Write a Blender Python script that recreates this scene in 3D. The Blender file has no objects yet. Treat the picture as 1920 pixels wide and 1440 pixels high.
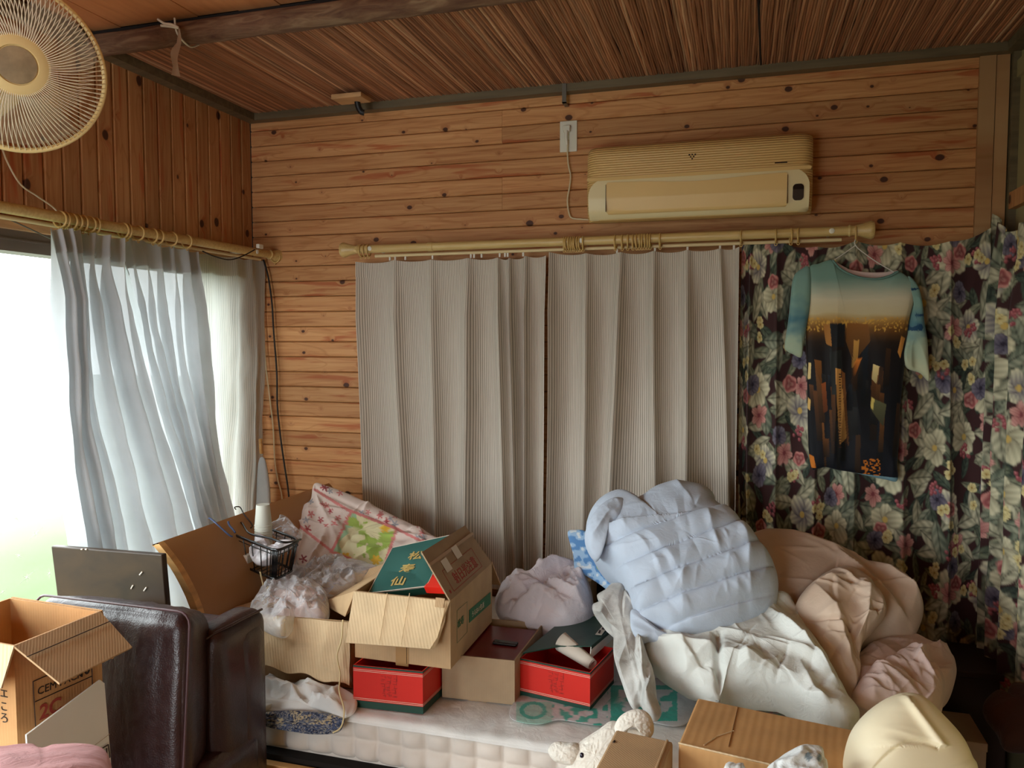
import bpy, math, random
import numpy as np
from mathutils import Vector, Matrix

# ------------------------------------------------------------------ camera, world, light
SC = bpy.context.scene
FPX = 1450.0; YAW = math.radians(16.5); PIT = math.atan(85/1450)
CAM = np.array([0.0, -3.0, 1.5])
cd = bpy.data.cameras.new('camera'); cam = bpy.data.objects.new('camera', cd)
SC.collection.objects.link(cam)
cam.location = CAM; cam.rotation_euler = (math.pi/2-PIT, 0, YAW)
cd.sensor_width = 36; cd.lens = 36*FPX/1920; cd.clip_start = .05
SC.camera = cam
SC.view_settings.view_transform = 'Standard'; SC.view_settings.look = 'None'
SC.view_settings.exposure = 0.5; SC.view_settings.gamma = 1.0
SC.view_settings.use_curve_mapping = False
SC.cycles.max_bounces = 7; SC.cycles.transparent_max_bounces = 14
SC.cycles.diffuse_bounces = 5; SC.cycles.caustics_reflective = False; SC.cycles.caustics_refractive = False

w = bpy.data.worlds.new('overcast_sky'); SC.world = w; w.use_nodes = True
bg = w.node_tree.nodes['Background']
bg.inputs[0].default_value = (.90, .97, 1.0, 1); bg.inputs[1].default_value = 8.0

def portal(name, loc, rot, sx, sy):
    l = bpy.data.lights.new(name, 'AREA'); l.shape = 'RECTANGLE'; l.size = sx; l.size_y = sy
    l.cycles.is_portal = True
    o = bpy.data.objects.new(name, l); SC.collection.objects.link(o)
    o.location = loc; o.rotation_euler = rot; return o
XL, XR, YF, ZC = -2.09, .868, -4.7, 2.475      # left wall, right wall, wall behind the camera, ceiling
WY0, WY1, WZ0, WZ1 = -4.2, -.19, .12, 1.80     # window opening in the left wall
portal('portal_front', (-1.2, YF-.06, .95), (math.pi/2, 0, 0), 1.3, 1.7)
portal('portal_left', (XL-.12, (WY0+WY1)/2, (WZ0+WZ1)/2), (0, -math.pi/2, 0), WZ1-WZ0, WY1-WY0)

# ------------------------------------------------------------------ pixel rays of the survey
fh = np.array([-math.sin(YAW), math.cos(YAW), 0]); RT = np.array([math.cos(YAW), math.sin(YAW), 0])
FW = fh*math.cos(PIT)-np.array([0, 0, 1])*math.sin(PIT); UP = np.cross(RT, FW)
def ray(x, y): return FW+RT*((x-960)/FPX)-UP*((y-720)/FPX)
def P(x, y, ax, v):
    d = ray(x, y); i = 'xyz'.index(ax); return CAM+d*((v-CAM[i])/d[i])
class Plane:                                   # plane through three surveyed points
    def __init__(s, a, b, c):
        a, b, c = (np.array(q, float) for q in (a, b, c))
        n = np.cross(b-a, c-a); n /= np.linalg.norm(n)
        if n@(CAM-a) < 0: n = -n
        s.p = a; s.n = n
    def at(s, x, y):
        d = ray(x, y); return CAM+d*(((s.p-CAM)@s.n)/(d@s.n))
def project(v):
    q = v-CAM; z = q@FW
    return 960+FPX*(q@RT)/z, 720-FPX*(q@UP)/z

# ------------------------------------------------------------------ numpy noise
def _h(ix, iy, iz, s):
    n = (ix*374761393+iy*668265263+iz*2147483647+s*1274126177) & 0xffffffff
    n = ((n ^ (n >> 13))*1274126177) & 0xffffffff
    return ((n ^ (n >> 16)) & 0xffff)/65535.0
def vn(p, s=0):
    p = np.asarray(p, float); i = np.floor(p).astype(np.int64); f = p-i; f = f*f*(3-2*f)
    r = 0
    for dx in (0, 1):
        for dy in (0, 1):
            for dz in (0, 1):
                wgt = (f[:, 0] if dx else 1-f[:, 0])*(f[:, 1] if dy else 1-f[:, 1])*(f[:, 2] if dz else 1-f[:, 2])
                r = r+wgt*_h(i[:, 0]+dx, i[:, 1]+dy, i[:, 2]+dz, s)
    return r*2-1
def fbm(p, s=0, o=4):
    r = 0; a = 1.0; p = np.asarray(p, float)
    for k in range(o): r = r+a*vn(p*(2**k), s+k*17); a *= .5
    return r
def ridged(p, s=0, o=3):
    r = 0; a = 1.0; p = np.asarray(p, float)
    for k in range(o): r = r+a*(1-2*np.abs(vn(p*(1.9**k), s+k*13))); a *= .5
    return r/1.75
def creases(uv, ang, freq, s=0, warp=1.2, stretch=4.0):     # long soft folds running along ang
    c, n = math.cos(ang), math.sin(ang)
    a = uv[:, 0]*c+uv[:, 1]*n; b = -uv[:, 0]*n+uv[:, 1]*c
    q = np.stack([a*freq/stretch, b*freq, np.zeros_like(a)], 1)
    wv = np.stack([fbm(q*.7, s+5, 2), fbm(q*.7+9, s+6, 2), 0*a], 1)*warp*.4
    return ridged(q+wv, s, 2)

def folds(uv, n, ang, spread, L, w, amp, s=0, ext=(.3, .3)):
    """sum of tapering, slightly bent cloth folds"""
    rg = np.random.RandomState(s+100); d = np.zeros(len(uv)); q = uv+np.stack([fbm(np.c_[uv*5, 0*uv[:, :1]], s, 2), fbm(np.c_[uv*5+7, 0*uv[:, :1]], s+1, 2)], 1)*.015
    for _ in range(n):
        c = (rg.rand(2)*2-1)*ext; a = ang+spread*rg.randn(); l = L*(.5+rg.rand()); ww = w*(.5+rg.rand()); k = (rg.rand()-.5)*2.5
        x = (q[:, 0]-c[0])*math.cos(a)+(q[:, 1]-c[1])*math.sin(a); y = -(q[:, 0]-c[0])*math.sin(a)+(q[:, 1]-c[1])*math.cos(a)+k*x*x
        t = np.clip(1-(x/l)**2, 0, 1); wl = ww*(.6+.5*np.clip(x/l+1, 0, 2)); r = np.abs(y)/wl
        d += (1 if rg.rand() < .68 else -.7)*amp*(.5+.8*rg.rand())*t*(np.exp(-r*r)*.6+np.exp(-r*2.2)*.5)
    return d
# ------------------------------------------------------------------ helpers
def lin(c): 
    c = np.asarray(c, float)/255.0
    return np.where(c <= .04045, c/12.92, ((c+.055)/1.055)**2.4)
def col4(c): return tuple(float(x) for x in lin(c))+(1.0,)
COL = SC.collection
def tag(o, label=None, cat=None, group=None, kind=None):
    if label: o['label'] = label
    if cat: o['category'] = cat
    if group: o['group'] = group
    if kind: o['kind'] = kind
    return o
def thing(name, loc, label=None, cat=None, group=None, kind=None, rz=0):
    o = bpy.data.objects.new(name, None); COL.objects.link(o); o.location = [float(x) for x in loc]
    o.rotation_euler = (0, 0, rz); o.empty_display_size = .05
    return tag(o, label, cat, group, kind)
def origin(par):
    o = np.zeros(3)
    while par is not None: o = o+np.array(par.location); par = par.parent
    return o
def mk(name, v, f, m, par=None, smooth=False, local=False, colors=None, uv=None, auto=None):
    v = np.array(v, float).reshape(-1, 3)
    if not local:
        org = origin(par) if par is not None else v.mean(0)*[1, 1, 0]+[0, 0, v[:, 2].min()]
        v = v-org
    me = bpy.data.meshes.new(name)
    me.from_pydata([tuple(p) for p in v], [], [tuple(q) for q in f]); me.update()
    if smooth: me.polygons.foreach_set('use_smooth', [True]*len(me.polygons))
    if colors is not None:
        a = me.color_attributes.new('Print', 'FLOAT_COLOR', 'POINT')
        cc = np.ones((len(v), 4)); cc[:, :3] = colors; a.data.foreach_set('color', cc.ravel())
    if uv is not None:
        l = me.uv_layers.new(name='UVMap'); idx = np.zeros(len(me.loops), int); me.loops.foreach_get('vertex_index', idx)
        l.data.foreach_set('uv', np.asarray(uv)[idx].ravel())
    if m: me.materials.append(m)
    o = bpy.data.objects.new(name, me); COL.objects.link(o)
    if par is not None: o.parent = par
    elif not local: o.location = org
    if auto: 
        md = o.modifiers.new('bevel', 'BEVEL'); md.width = auto; md.segments = 2; md.limit_method = 'ANGLE'
    return o
class MB:
    def __init__(s): s.v = []; s.f = []
    def add(s, v, f):
        n = len(s.v); s.v += [tuple(map(float, p)) for p in v]; s.f += [tuple(i+n for i in q) for q in f]; return s
    def box(s, a, b):
        x0, y0, z0 = a; x1, y1, z1 = b
        return s.add([(x0, y0, z0), (x1, y0, z0), (x1, y1, z0), (x0, y1, z0), (x0, y0, z1), (x1, y0, z1), (x1, y1, z1), (x0, y1, z1)],
                     [(0, 3, 2, 1), (4, 5, 6, 7), (0, 1, 5, 4), (1, 2, 6, 5), (2, 3, 7, 6), (3, 0, 4, 7)])
    def slab(s, q, t, dirv=None):               # quad or polygon with thickness t backwards along its normal
        q = [np.array(p, float) for p in q]; n = len(q)
        nn = np.cross(q[1]-q[0], q[2]-q[0]); nn /= np.linalg.norm(nn)
        if dirv is not None: nn = np.array(dirv, float)
        b = [p+nn*t for p in q]
        return s.add(q+b, [tuple(range(n))[::-1], tuple(range(n, 2*n))]+[(i, (i+1) % n, n+(i+1) % n, n+i) for i in range(n)])
    def tube(s, pts, r, n=8, closed=False, caps=True):
        pts = np.array(pts, float); m = len(pts); r = np.broadcast_to(np.asarray(r, float), (m,))
        t = np.gradient(pts, axis=0) if not closed else np.roll(pts, -1, 0)-np.roll(pts, 1, 0)
        t /= np.linalg.norm(t, axis=1)[:, None]+1e-12
        ref = np.array([0, 0, 1.0]) if abs(t[0, 2]) < .9 else np.array([1.0, 0, 0])
        vs = []; nrm = np.cross(t[0], ref); nrm /= np.linalg.norm(nrm)
        for i in range(m):
            nrm = nrm-t[i]*(nrm@t[i]); nrm /= np.linalg.norm(nrm); bn = np.cross(t[i], nrm)
            for k in range(n):
                a = 2*math.pi*k/n; vs.append(pts[i]+r[i]*(nrm*math.cos(a)+bn*math.sin(a)))
        fs = []
        for i in range(m if closed else m-1):
            j = (i+1) % m
            for k in range(n): fs.append((i*n+k, i*n+(k+1) % n, j*n+(k+1) % n, j*n+k))
        if not closed and caps: fs += [tuple(range(n))[::-1], tuple((m-1)*n+k for k in range(n))]
        return s.add(vs, fs)
    def lathe(s, c, axis, prof, n=24):           # prof: (radius, distance along axis)
        c = np.array(c, float); a = np.array(axis, float); a /= np.linalg.norm(a)
        ref = np.array([0, 0, 1.0]) if abs(a[2]) < .9 else np.array([1.0, 0, 0])
        u = np.cross(a, ref); u /= np.linalg.norm(u); v = np.cross(a, u)
        vs = [c+a*h+r*(u*math.cos(2*math.pi*k/n)+v*math.sin(2*math.pi*k/n)) for r, h in prof for k in range(n)]
        fs = [(i*n+k, i*n+(k+1) % n, (i+1)*n+(k+1) % n, (i+1)*n+k) for i in range(len(prof)-1) for k in range(n)]
        fs += [tuple(range(n))[::-1], tuple((len(prof)-1)*n+k for k in range(n))]
        return s.add(vs, fs)
    def build(s, name, m, par=None, smooth=False, **k): return mk(name, s.v, s.f, m, par, smooth, **k)
def autosmooth(o, ang=40):
    me = o.data; me.polygons.foreach_set('use_smooth', [True]*len(me.polygons))
    me.set_sharp_from_angle(angle=math.radians(ang)); return o
def smoothpts(pts, n=40, closed=False):
    p = np.array(pts, float); m = len(p)
    if closed: idx = np.linspace(0, m, n, endpoint=False)
    else: idx = np.linspace(0, m-1, n)
    out = []
    for t in idx:
        i = int(math.floor(t)); f = t-i
        if closed: q = [p[(i+k) % m] for k in (-1, 0, 1, 2)]
        else:
            i = min(i, m-2); f = t-i
            q = [p[max(0, min(m-1, i+k))] for k in (-1, 0, 1, 2)]
        out.append(.5*((2*q[1])+(-q[0]+q[2])*f+(2*q[0]-5*q[1]+4*q[2]-q[3])*f*f+(-q[0]+3*q[1]-3*q[2]+q[3])*f**3))
    return np.array(out)
def even(pts, n, closed=True):                  # arc-length resample
    p = np.array(pts, float); 
    if closed: p = np.vstack([p, p[:1]])
    d = np.r_[0, np.cumsum(np.linalg.norm(np.diff(p, axis=0), axis=1))]
    t = np.linspace(0, d[-1], n, endpoint=not closed)
    return np.stack([np.interp(t, d, p[:, k]) for k in range(p.shape[1])], 1)
def grid_faces(nr, nc, wrap=False):
    f = []
    for i in range(nr-1):
        for j in range(nc if wrap else nc-1):
            k = (j+1) % nc; f.append((i*nc+j, i*nc+k, (i+1)*nc+k, (i+1)*nc+j))
    return f
def puff(name, outline, pl, H, Hb, m, par=None, disp=None, n=2.4, segs=150, rings=60, center=None, color=None, backflat=True, closed_smooth=True):
    """closed soft volume: outline on a plane, swelling H towards the room and Hb away from it"""
    o3 = np.array([pl.at(x, y) for x, y in outline])
    o3 = even(smoothpts(o3, len(outline)*12, True) if closed_smooth else o3, segs)
    c = pl.at(*center) if center else o3.mean(0)
    e1 = np.cross([0, 0, 1.0] if abs(pl.n[2]) < .999 else [0, 1.0, 0], pl.n); e1 /= np.linalg.norm(e1); e2 = np.cross(pl.n, e1)
    th = np.linspace(.02, math.pi-.05, rings); vs = []; sgn = []; rr = []
    for t in th:
        r = math.sin(t)**(2/n); h = abs(math.cos(t))**(2/n); s = 1 if t < math.pi/2 else -1
        p = c+(o3-c)*r + pl.n*(h*(H if s > 0 else -Hb)); vs.append(p); sgn += [s]*segs; rr += [r]*segs
    v = np.vstack(vs); sgn = np.array(sgn); rr = np.array(rr)
    uv = np.stack([(v-c)@e1, (v-c)@e2], 1)
    if disp is not None:
        px, py = project(v)
        d = disp(uv, rr, px, py, v)
        v = v+pl.n*(d*np.where(sgn > 0, 1, -.3)*np.clip((1-rr)*6+.25, 0, 1))[:, None]
    f = grid_faces(rings, segs, True); f += [tuple(range(segs))[::-1], tuple((rings-1)*segs+k for k in range(segs))]
    colors = None
    if color is not None:
        px, py = project(v); colors = color(uv, px, py, v)
    return mk(name, v, f, m, par, True, colors=colors)
def bead(pl, pts, lift=0): return [pl.at(x, y)+pl.n*lift for x, y in pts]
def rbox(c, d, r, seg=10, bulge=0.0, rz=0.0, tilt=0.0):
    """rounded, slightly bulging cushion box"""
    d = np.array(d, float)/2; vs = []; fs = []
    g = np.sin(np.linspace(-1, 1, seg+1)*math.pi/2)
    for ax in range(3):
        for s in (-1, 1):
            u, w_ = np.meshgrid(g, g, indexing='ij'); q = np.zeros((seg+1, seg+1, 3)); q[..., ax] = s; q[..., (ax+1) % 3] = u; q[..., (ax+2) % 3] = w_
            b = len(vs)*(seg+1)**2; vs.append(q.reshape(-1, 3)); k = seg+1
            for i in range(seg):
                for j in range(seg):
                    t = (b+i*k+j, b+(i+1)*k+j, b+(i+1)*k+j+1, b+i*k+j+1); fs.append(t if s > 0 else t[::-1])
    v = np.vstack(vs); u_, inv = np.unique(np.round(v, 6), axis=0, return_inverse=True); inv = inv.ravel(); v = u_
    fs = [tuple(int(inv[i]) for i in f) for f in fs]
    p = v*d; core = np.clip(p, -(d-r), d-r); dv = p-core; L = np.linalg.norm(dv, axis=1); 
    p = core+dv*(r/np.maximum(L, 1e-9))[:, None]*(L > 1e-9)[:, None]
    if bulge:
        for ax in range(3):
            o = [a for a in range(3) if a != ax]
            p[:, ax] += np.sign(v[:, ax])*bulge*(np.abs(v[:, ax]) > .98)*(1-v[:, o[0]]**2)*(1-v[:, o[1]]**2)
    ct, st = math.cos(tilt), math.sin(tilt); p = np.stack([p[:, 0], p[:, 1]*ct-p[:, 2]*st, p[:, 1]*st+p[:, 2]*ct], 1)
    cz, sz = math.cos(rz), math.sin(rz); p = np.stack([p[:, 0]*cz-p[:, 1]*sz, p[:, 0]*sz+p[:, 1]*cz, p[:, 2]], 1)
    return p+np.array(c), fs

# ------------------------------------------------------------------ materials
def newmat(name):
    m = bpy.data.materials.new(name); m.use_nodes = True; nt = m.node_tree
    return m, nt, nt.nodes['Principled BSDF'], nt.nodes['Material Output']
def N(nt, t, **k):
    n = nt.nodes.new(t)
    for a, b in k.items(): setattr(n, a, b)
    return n
def ramp(nt, fac, stops):
    r = N(nt, 'ShaderNodeValToRGB'); e = r.color_ramp.elements
    while len(e) < len(stops): e.new(.5)
    for q, (p, c) in zip(e, stops): q.position = p; q.color = c if len(c) == 4 else col4(c)
    nt.links.new(fac, r.inputs[0]); return r.outputs[0]
def mixc(nt, f, a, b, mode='MIX'):
    x = N(nt, 'ShaderNodeMix', data_type='RGBA', blend_type=mode)
    for s, v in ((0, f), (6, a), (7, b)):
        if hasattr(v, 'links') or hasattr(v, 'is_linked'): nt.links.new(v, x.inputs[s])
        else: x.inputs[s].default_value = v
    return x.outputs[2]
def math_(nt, op, a, b=None, c=None):
    x = N(nt, 'ShaderNodeMath', operation=op)
    for i, v in enumerate((a, b, c)):
        if v is None: continue
        if hasattr(v, 'is_linked'): nt.links.new(v, x.inputs[i])
        else: x.inputs[i].default_value = v
    return x.outputs[0]
def noise(nt, vec, scale, detail=3, dist=0, out=0, rough=.55):
    n = N(nt, 'ShaderNodeTexNoise'); n.inputs['Scale'].default_value = scale; n.inputs['Detail'].default_value = detail
    n.inputs['Distortion'].default_value = dist; n.inputs['Roughness'].default_value = rough
    if vec is not None: nt.links.new(vec, n.inputs['Vector'])
    return n.outputs[out]
def mapping(nt, vec, sc=(1, 1, 1), rot=(0, 0, 0), loc=(0, 0, 0)):
    m = N(nt, 'ShaderNodeMapping'); nt.links.new(vec, m.inputs[0])
    m.inputs['Scale'].default_value = sc; m.inputs['Rotation'].default_value = rot; m.inputs['Location'].default_value = loc
    return m.outputs[0]
def bump(nt, h, bs, strength=.3, dist=.01):
    b = N(nt, 'ShaderNodeBump'); b.inputs['Strength'].default_value = strength; b.inputs['Distance'].default_value = dist
    nt.links.new(h, b.inputs['Height']); nt.links.new(b.outputs[0], bs.inputs['Normal']); return b
def simple(name, c, rough=.6, spec=.4, metal=0, noisy=0, nscale=8, bumps=0, bscale=60, bdist=.002, coat=0):
    m, nt, bs, o = newmat(name); bs.inputs['Roughness'].default_value = rough; bs.inputs['Metallic'].default_value = metal
    bs.inputs['Specular IOR Level'].default_value = spec; bs.inputs['Coat Weight'].default_value = coat
    tc = N(nt, 'ShaderNodeTexCoord').outputs['Object']; a = col4(c)
    if noisy:
        b = tuple(x*(1-noisy) for x in a[:3])+(1,); a2 = tuple(min(1, x*(1+noisy)) for x in a[:3])+(1,)
        nt.links.new(ramp(nt, noise(nt, tc, nscale, 4), [(.3, b), (.7, a2)]), bs.inputs['Base Color'])
    else: bs.inputs['Base Color'].default_value = a
    if bumps: bump(nt, noise(nt, tc, bscale, 4), bs, bumps, bdist)
    return m
def wood_panel(name, along, tone=1.0, knots=True, tint=(1, 1, 1)):
    """knotty pine board: grain runs along the given world axis, each board gets its own offset"""
    m, nt, bs, o = newmat(name); g = N(nt, 'ShaderNodeNewGeometry').outputs['Position']; oi = N(nt, 'ShaderNodeObjectInfo')
    sep = N(nt, 'ShaderNodeSeparateXYZ'); nt.links.new(g, sep.inputs[0]); i = 'xyz'.index(along)
    across = 'z' if along != 'z' else 'y'
    A = sep.outputs[i]; B = sep.outputs['xyz'.index(across)]
    rnd = math_(nt, 'MULTIPLY', oi.outputs['Random'], 37.0)
    # knots: sparse cells
    cb = N(nt, 'ShaderNodeCombineXYZ'); nt.links.new(A, cb.inputs[0]); nt.links.new(B, cb.inputs[1])
    vo = N(nt, 'ShaderNodeTexVoronoi'); vo.voronoi_dimensions = '2D'; vo.inputs['Scale'].default_value = 8.2 if along != 'z' else 6.0
    nt.links.new(mapping(nt, cb.outputs[0], (.75, 1, 1)), vo.inputs['Vector'])
    cs = N(nt, 'ShaderNodeSeparateColor'); nt.links.new(vo.outputs['Color'], cs.inputs[0])
    size = math_(nt, 'MULTIPLY', math_(nt, 'POWER', cs.outputs[0], 1.5), .10)
    wob = math_(nt, 'MULTIPLY', noise(nt, cb.outputs[0], 40, 2), .03)
    kd = math_(nt, 'SUBTRACT', math_(nt, 'ADD', vo.outputs['Distance'], wob), size)     # <0 inside knot
    knot = ramp(nt, kd, [(0.0, (1, 1, 1, 1)), (.022, (0, 0, 0, 1))])
    halo = ramp(nt, kd, [(0.0, (1, 1, 1, 1)), (.13, (0, 0, 0, 1))])
    warp = math_(nt, 'MULTIPLY', halo, .02)
    Bw = math_(nt, 'ADD', B, warp)
    cc = N(nt, 'ShaderNodeCombineXYZ'); nt.links.new(math_(nt, 'ADD', A, rnd), cc.inputs[0]); nt.links.new(Bw, cc.inputs[1]); nt.links.new(rnd, cc.inputs[2])
    grain = noise(nt, mapping(nt, cc.outputs[0], (1.3, 30, 1)), 2.2, 5, .8)
    lines = math_(nt, 'FRACT', math_(nt, 'MULTIPLY', noise(nt, mapping(nt, cc.outputs[0], (.8, 7, 1)), 1.4, 2, .5), 9.0))
    t = tone
    base = ramp(nt, grain, [(.3, tuple(x*t*k for x, k in zip(col4((184, 132, 88))[:3], tint))+(1,)), (.5, tuple(x*t*k for x, k in zip(col4((205, 158, 110))[:3], tint))+(1,)), (.72, tuple(x*t*k for x, k in zip(col4((216, 174, 126))[:3], tint))+(1,))])
    lr = ramp(nt, lines, [(0, (.80, .70, .6, 1)), (.12, (1, 1, 1, 1)), (.9, (1, 1, 1, 1)), (1, (.78, .68, .58, 1))])
    base = mixc(nt, .7, base, lr, 'MULTIPLY')
    red = ramp(nt, noise(nt, mapping(nt, cc.outputs[0], (1.6, 16, 1), loc=(3, 2, 1)), 1.5, 3, .4), [(.59, (0, 0, 0, 1)), (.68, (1, 1, 1, 1))])
    base = mixc(nt, math_(nt, 'MULTIPLY', red, .7), base, col4((166, 76, 38)))
    hv = N(nt, 'ShaderNodeHueSaturation'); nt.links.new(base, hv.inputs['Color'])
    nt.links.new(math_(nt, 'ADD', math_(nt, 'MULTIPLY', oi.outputs['Random'], .28), .86), hv.inputs['Value']); base = hv.outputs[0]
    if knots:
        base = mixc(nt, math_(nt, 'MULTIPLY', halo, .35), base, col4((150, 85, 50)))
        base = mixc(nt, math_(nt, 'MULTIPLY', knot, .93), base, col4((62, 34, 26)))
    nt.links.new(base, bs.inputs['Base Color']); bs.inputs['Roughness'].default_value = .55; bs.inputs['Specular IOR Level'].default_value = .3
    bump(nt, grain, bs, .12, .003); return m
def wood_plain(name, c, sc=(3, 40, 40), rough=.5, c2=None):
    m, nt, bs, o = newmat(name); tc = N(nt, 'ShaderNodeTexCoord').outputs['Object']
    c2 = c2 or tuple(x*.8 for x in c)
    g = noise(nt, mapping(nt, tc, sc), 1.5, 4, .6)
    nt.links.new(ramp(nt, g, [(.3, c2), (.65, c)]), bs.inputs['Base Color']); bs.inputs['Roughness'].default_value = rough
    bump(nt, g, bs, .15, .002); return m
def cardboard(name, c, rib=260, strength=.35, rough=.8, ky=1.0):
    m, nt, bs, o = newmat(name); tc = N(nt, 'ShaderNodeTexCoord').outputs['Object']
    s = N(nt, 'ShaderNodeSeparateXYZ'); nt.links.new(tc, s.inputs[0])
    a = math_(nt, 'ADD', s.outputs[0], math_(nt, 'MULTIPLY', s.outputs[1], ky))
    a = math_(nt, 'ADD', a, math_(nt, 'MULTIPLY', noise(nt, tc, 12, 2), .006))
    wv = math_(nt, 'SINE', math_(nt, 'MULTIPLY', a, rib*2*math.pi/1.9))
    n1 = noise(nt, tc, 9, 4)
    b = ramp(nt, n1, [(.3, tuple(x*.92 for x in c)), (.7, tuple(min(255, x*1.04) for x in c))])
    rb = ramp(nt, wv, [(0, (.93, .92, .90, 1)), (1, (1, 1, 1, 1))])
    nt.links.new(mixc(nt, strength, b, rb, 'MULTIPLY'), bs.inputs['Base Color'])
    bs.inputs['Roughness'].default_value = rough; bs.inputs['Specular IOR Level'].default_value = .15
    bump(nt, math_(nt, 'ADD', wv, math_(nt, 'MULTIPLY', noise(nt, tc, 25, 3), 2.0)), bs, strength*.6, .001); return m
def cloth(name, c=None, vcol=False, rough=.9, weave=.15, wscale=900, var=.06, transl=0.0, transp=0.0, crumple=0.0, vs=6):
    m, nt, bs, out = newmat(name); tc = N(nt, 'ShaderNodeTexCoord').outputs['Object']
    if vcol:
        a = N(nt, 'ShaderNodeAttribute', attribute_name='Print').outputs['Color']
    else:
        a = ramp(nt, noise(nt, tc, vs, 3), [(.3, tuple(x*(1-var) for x in c)), (.7, tuple(min(255, x*(1+var)) for x in c))])
    nt.links.new(a, bs.inputs['Base Color']); bs.inputs['Roughness'].default_value = rough; bs.inputs['Specular IOR Level'].default_value = .15
    bs.inputs['Sheen Weight'].default_value = .1
    h = noise(nt, tc, wscale, 1)
    if crumple: h = math_(nt, 'ADD', math_(nt, 'MULTIPLY', h, .1), math_(nt, 'MULTIPLY', noise(nt, tc, 28, 5, 1.5), crumple*8))
    bp = bump(nt, h, bs, weave if not crumple else .5, .001 if not crumple else .004)
    sh = bs.outputs[0]
    if transl:
        tr = N(nt, 'ShaderNodeBsdfTranslucent'); nt.links.new(a, tr.inputs[0]); nt.links.new(bp.outputs[0], tr.inputs['Normal'])
        mx = N(nt, 'ShaderNodeMixShader'); mx.inputs[0].default_value = transl; nt.links.new(sh, mx.inputs[1]); nt.links.new(tr.outputs[0], mx.inputs[2]); sh = mx.outputs[0]
    if transp:
        tp = N(nt, 'ShaderNodeBsdfTransparent'); mx = N(nt, 'ShaderNodeMixShader'); mx.inputs[0].default_value = transp
        nt.links.new(sh, mx.inputs[1]); nt.links.new(tp.outputs[0], mx.inputs[2]); sh = mx.outputs[0]
    nt.links.new(sh, out.inputs[0]); return m
def striped(name, c1, c2, pitch, transl, transp=0.0, strength=.5):
    """ribbed curtain weave, ribs follow the cloth's own U coordinate (metres)"""
    m, nt, bs, out = newmat(name); uv = N(nt, 'ShaderNodeUVMap').outputs[0]
    s = N(nt, 'ShaderNodeSeparateXYZ'); nt.links.new(uv, s.inputs[0])
    wv = math_(nt, 'MULTIPLY_ADD', math_(nt, 'SINE', math_(nt, 'MULTIPLY', s.outputs[0], 2*math.pi/pitch)), .5, .5)
    fine = noise(nt, mapping(nt, uv, (1, .02, 1)), 420, 2)
    q = math_(nt, 'MULTIPLY_ADD', fine, .5, math_(nt, 'MULTIPLY', wv, .6))
    a = ramp(nt, q, [(.2, c2), (.75, c1)])
    nt.links.new(a, bs.inputs['Base Color']); bs.inputs['Roughness'].default_value = .9; bs.inputs['Specular IOR Level'].default_value = .1
    bump(nt, wv, bs, .35, .002)
    tr = N(nt, 'ShaderNodeBsdfTranslucent'); nt.links.new(a, tr.inputs[0])
    mx = N(nt, 'ShaderNodeMixShader'); mx.inputs[0].default_value = transl
    nt.links.new(bs.outputs[0], mx.inputs[1]); nt.links.new(tr.outputs[0], mx.inputs[2]); sh = mx.outputs[0]
    if transp:
        tp = N(nt, 'ShaderNodeBsdfTransparent'); m2 = N(nt, 'ShaderNodeMixShader'); m2.inputs[0].default_value = transp
        nt.links.new(sh, m2.inputs[1]); nt.links.new(tp.outputs[0], m2.inputs[2]); sh = m2.outputs[0]
    nt.links.new(sh, out.inputs[0]); return m
def film(name, c=(235, 235, 240), opac=.4, rough=.18):
    m, nt, bs, out = newmat(name); bs.inputs['Base Color'].default_value = col4(c); bs.inputs['Roughness'].default_value = rough
    bs.inputs['Specular IOR Level'].default_value = .8; tc = N(nt, 'ShaderNodeTexCoord').outputs['Object']
    bump(nt, noise(nt, tc, 35, 4, 1.2), bs, .6, .006)
    lw = N(nt, 'ShaderNodeLayerWeight'); lw.inputs[0].default_value = .35
    f = math_(nt, 'MINIMUM', math_(nt, 'ADD', lw.outputs['Facing'], opac*.8), 1.0)
    f = math_(nt, 'MULTIPLY', f, math_(nt, 'ADD', noise(nt, tc, 14, 3), opac+.1))
    tp = N(nt, 'ShaderNodeBsdfTransparent'); mx = N(nt, 'ShaderNodeMixShader'); nt.links.new(f, mx.inputs[0])
    nt.links.new(tp.outputs[0], mx.inputs[1]); nt.links.new(bs.outputs[0], mx.inputs[2]); nt.links.new(mx.outputs[0], out.inputs[0]); return m

M = {}
M['pine_x'] = wood_panel('pine_boards_horizontal', 'x', .87, tint=(1.06, .92, .80))
M['pine_z'] = wood_panel('pine_boards_vertical', 'z', .72, tint=(1.05, .88, .76))
M['trim'] = wood_plain('grey_stained_trim', (112, 98, 72), (2, 30, 30))
M['post'] = wood_panel('pine_post', 'z', .8)
M['cream_wall'] = simple('cream_plaster', (158, 144, 104), .85, .2, noisy=.04, bumps=.2, bscale=200)
M['plywood'] = wood_plain('orange_ceiling_board', (222, 150, 96), (20, 3, 3), .55, (206, 134, 82))
M['floor'] = wood_plain('brown_floor_board', (110, 74, 50), (3, 20, 3))
M['dark'] = simple('dark_gap', (24, 18, 14), .9)
M['alu'] = simple('bronze_window_frame', (116, 100, 88), .45, .5, .4)
M['jamb'] = wood_plain('light_window_wood', (214, 168, 116), (4, 4, 30))
M['rod'] = wood_plain('light_wood_rod', (206, 178, 118), (3, 60, 60), .4, (186, 154, 94))
M['rod_paint'] = simple('cream_rod', (212, 190, 145), .4)
M['ring'] = simple('tan_ring', (196, 162, 98), .4, .5)
M['hook'] = simple('clear_plastic_hook', (205, 200, 190), .3, .5)
M['ac'] = simple('yellowed_plastic', (224, 190, 128), .42, .4, noisy=.02)
M['ac_light'] = simple('pale_yellowed_plastic', (226, 210, 165), .4, .4)
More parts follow.
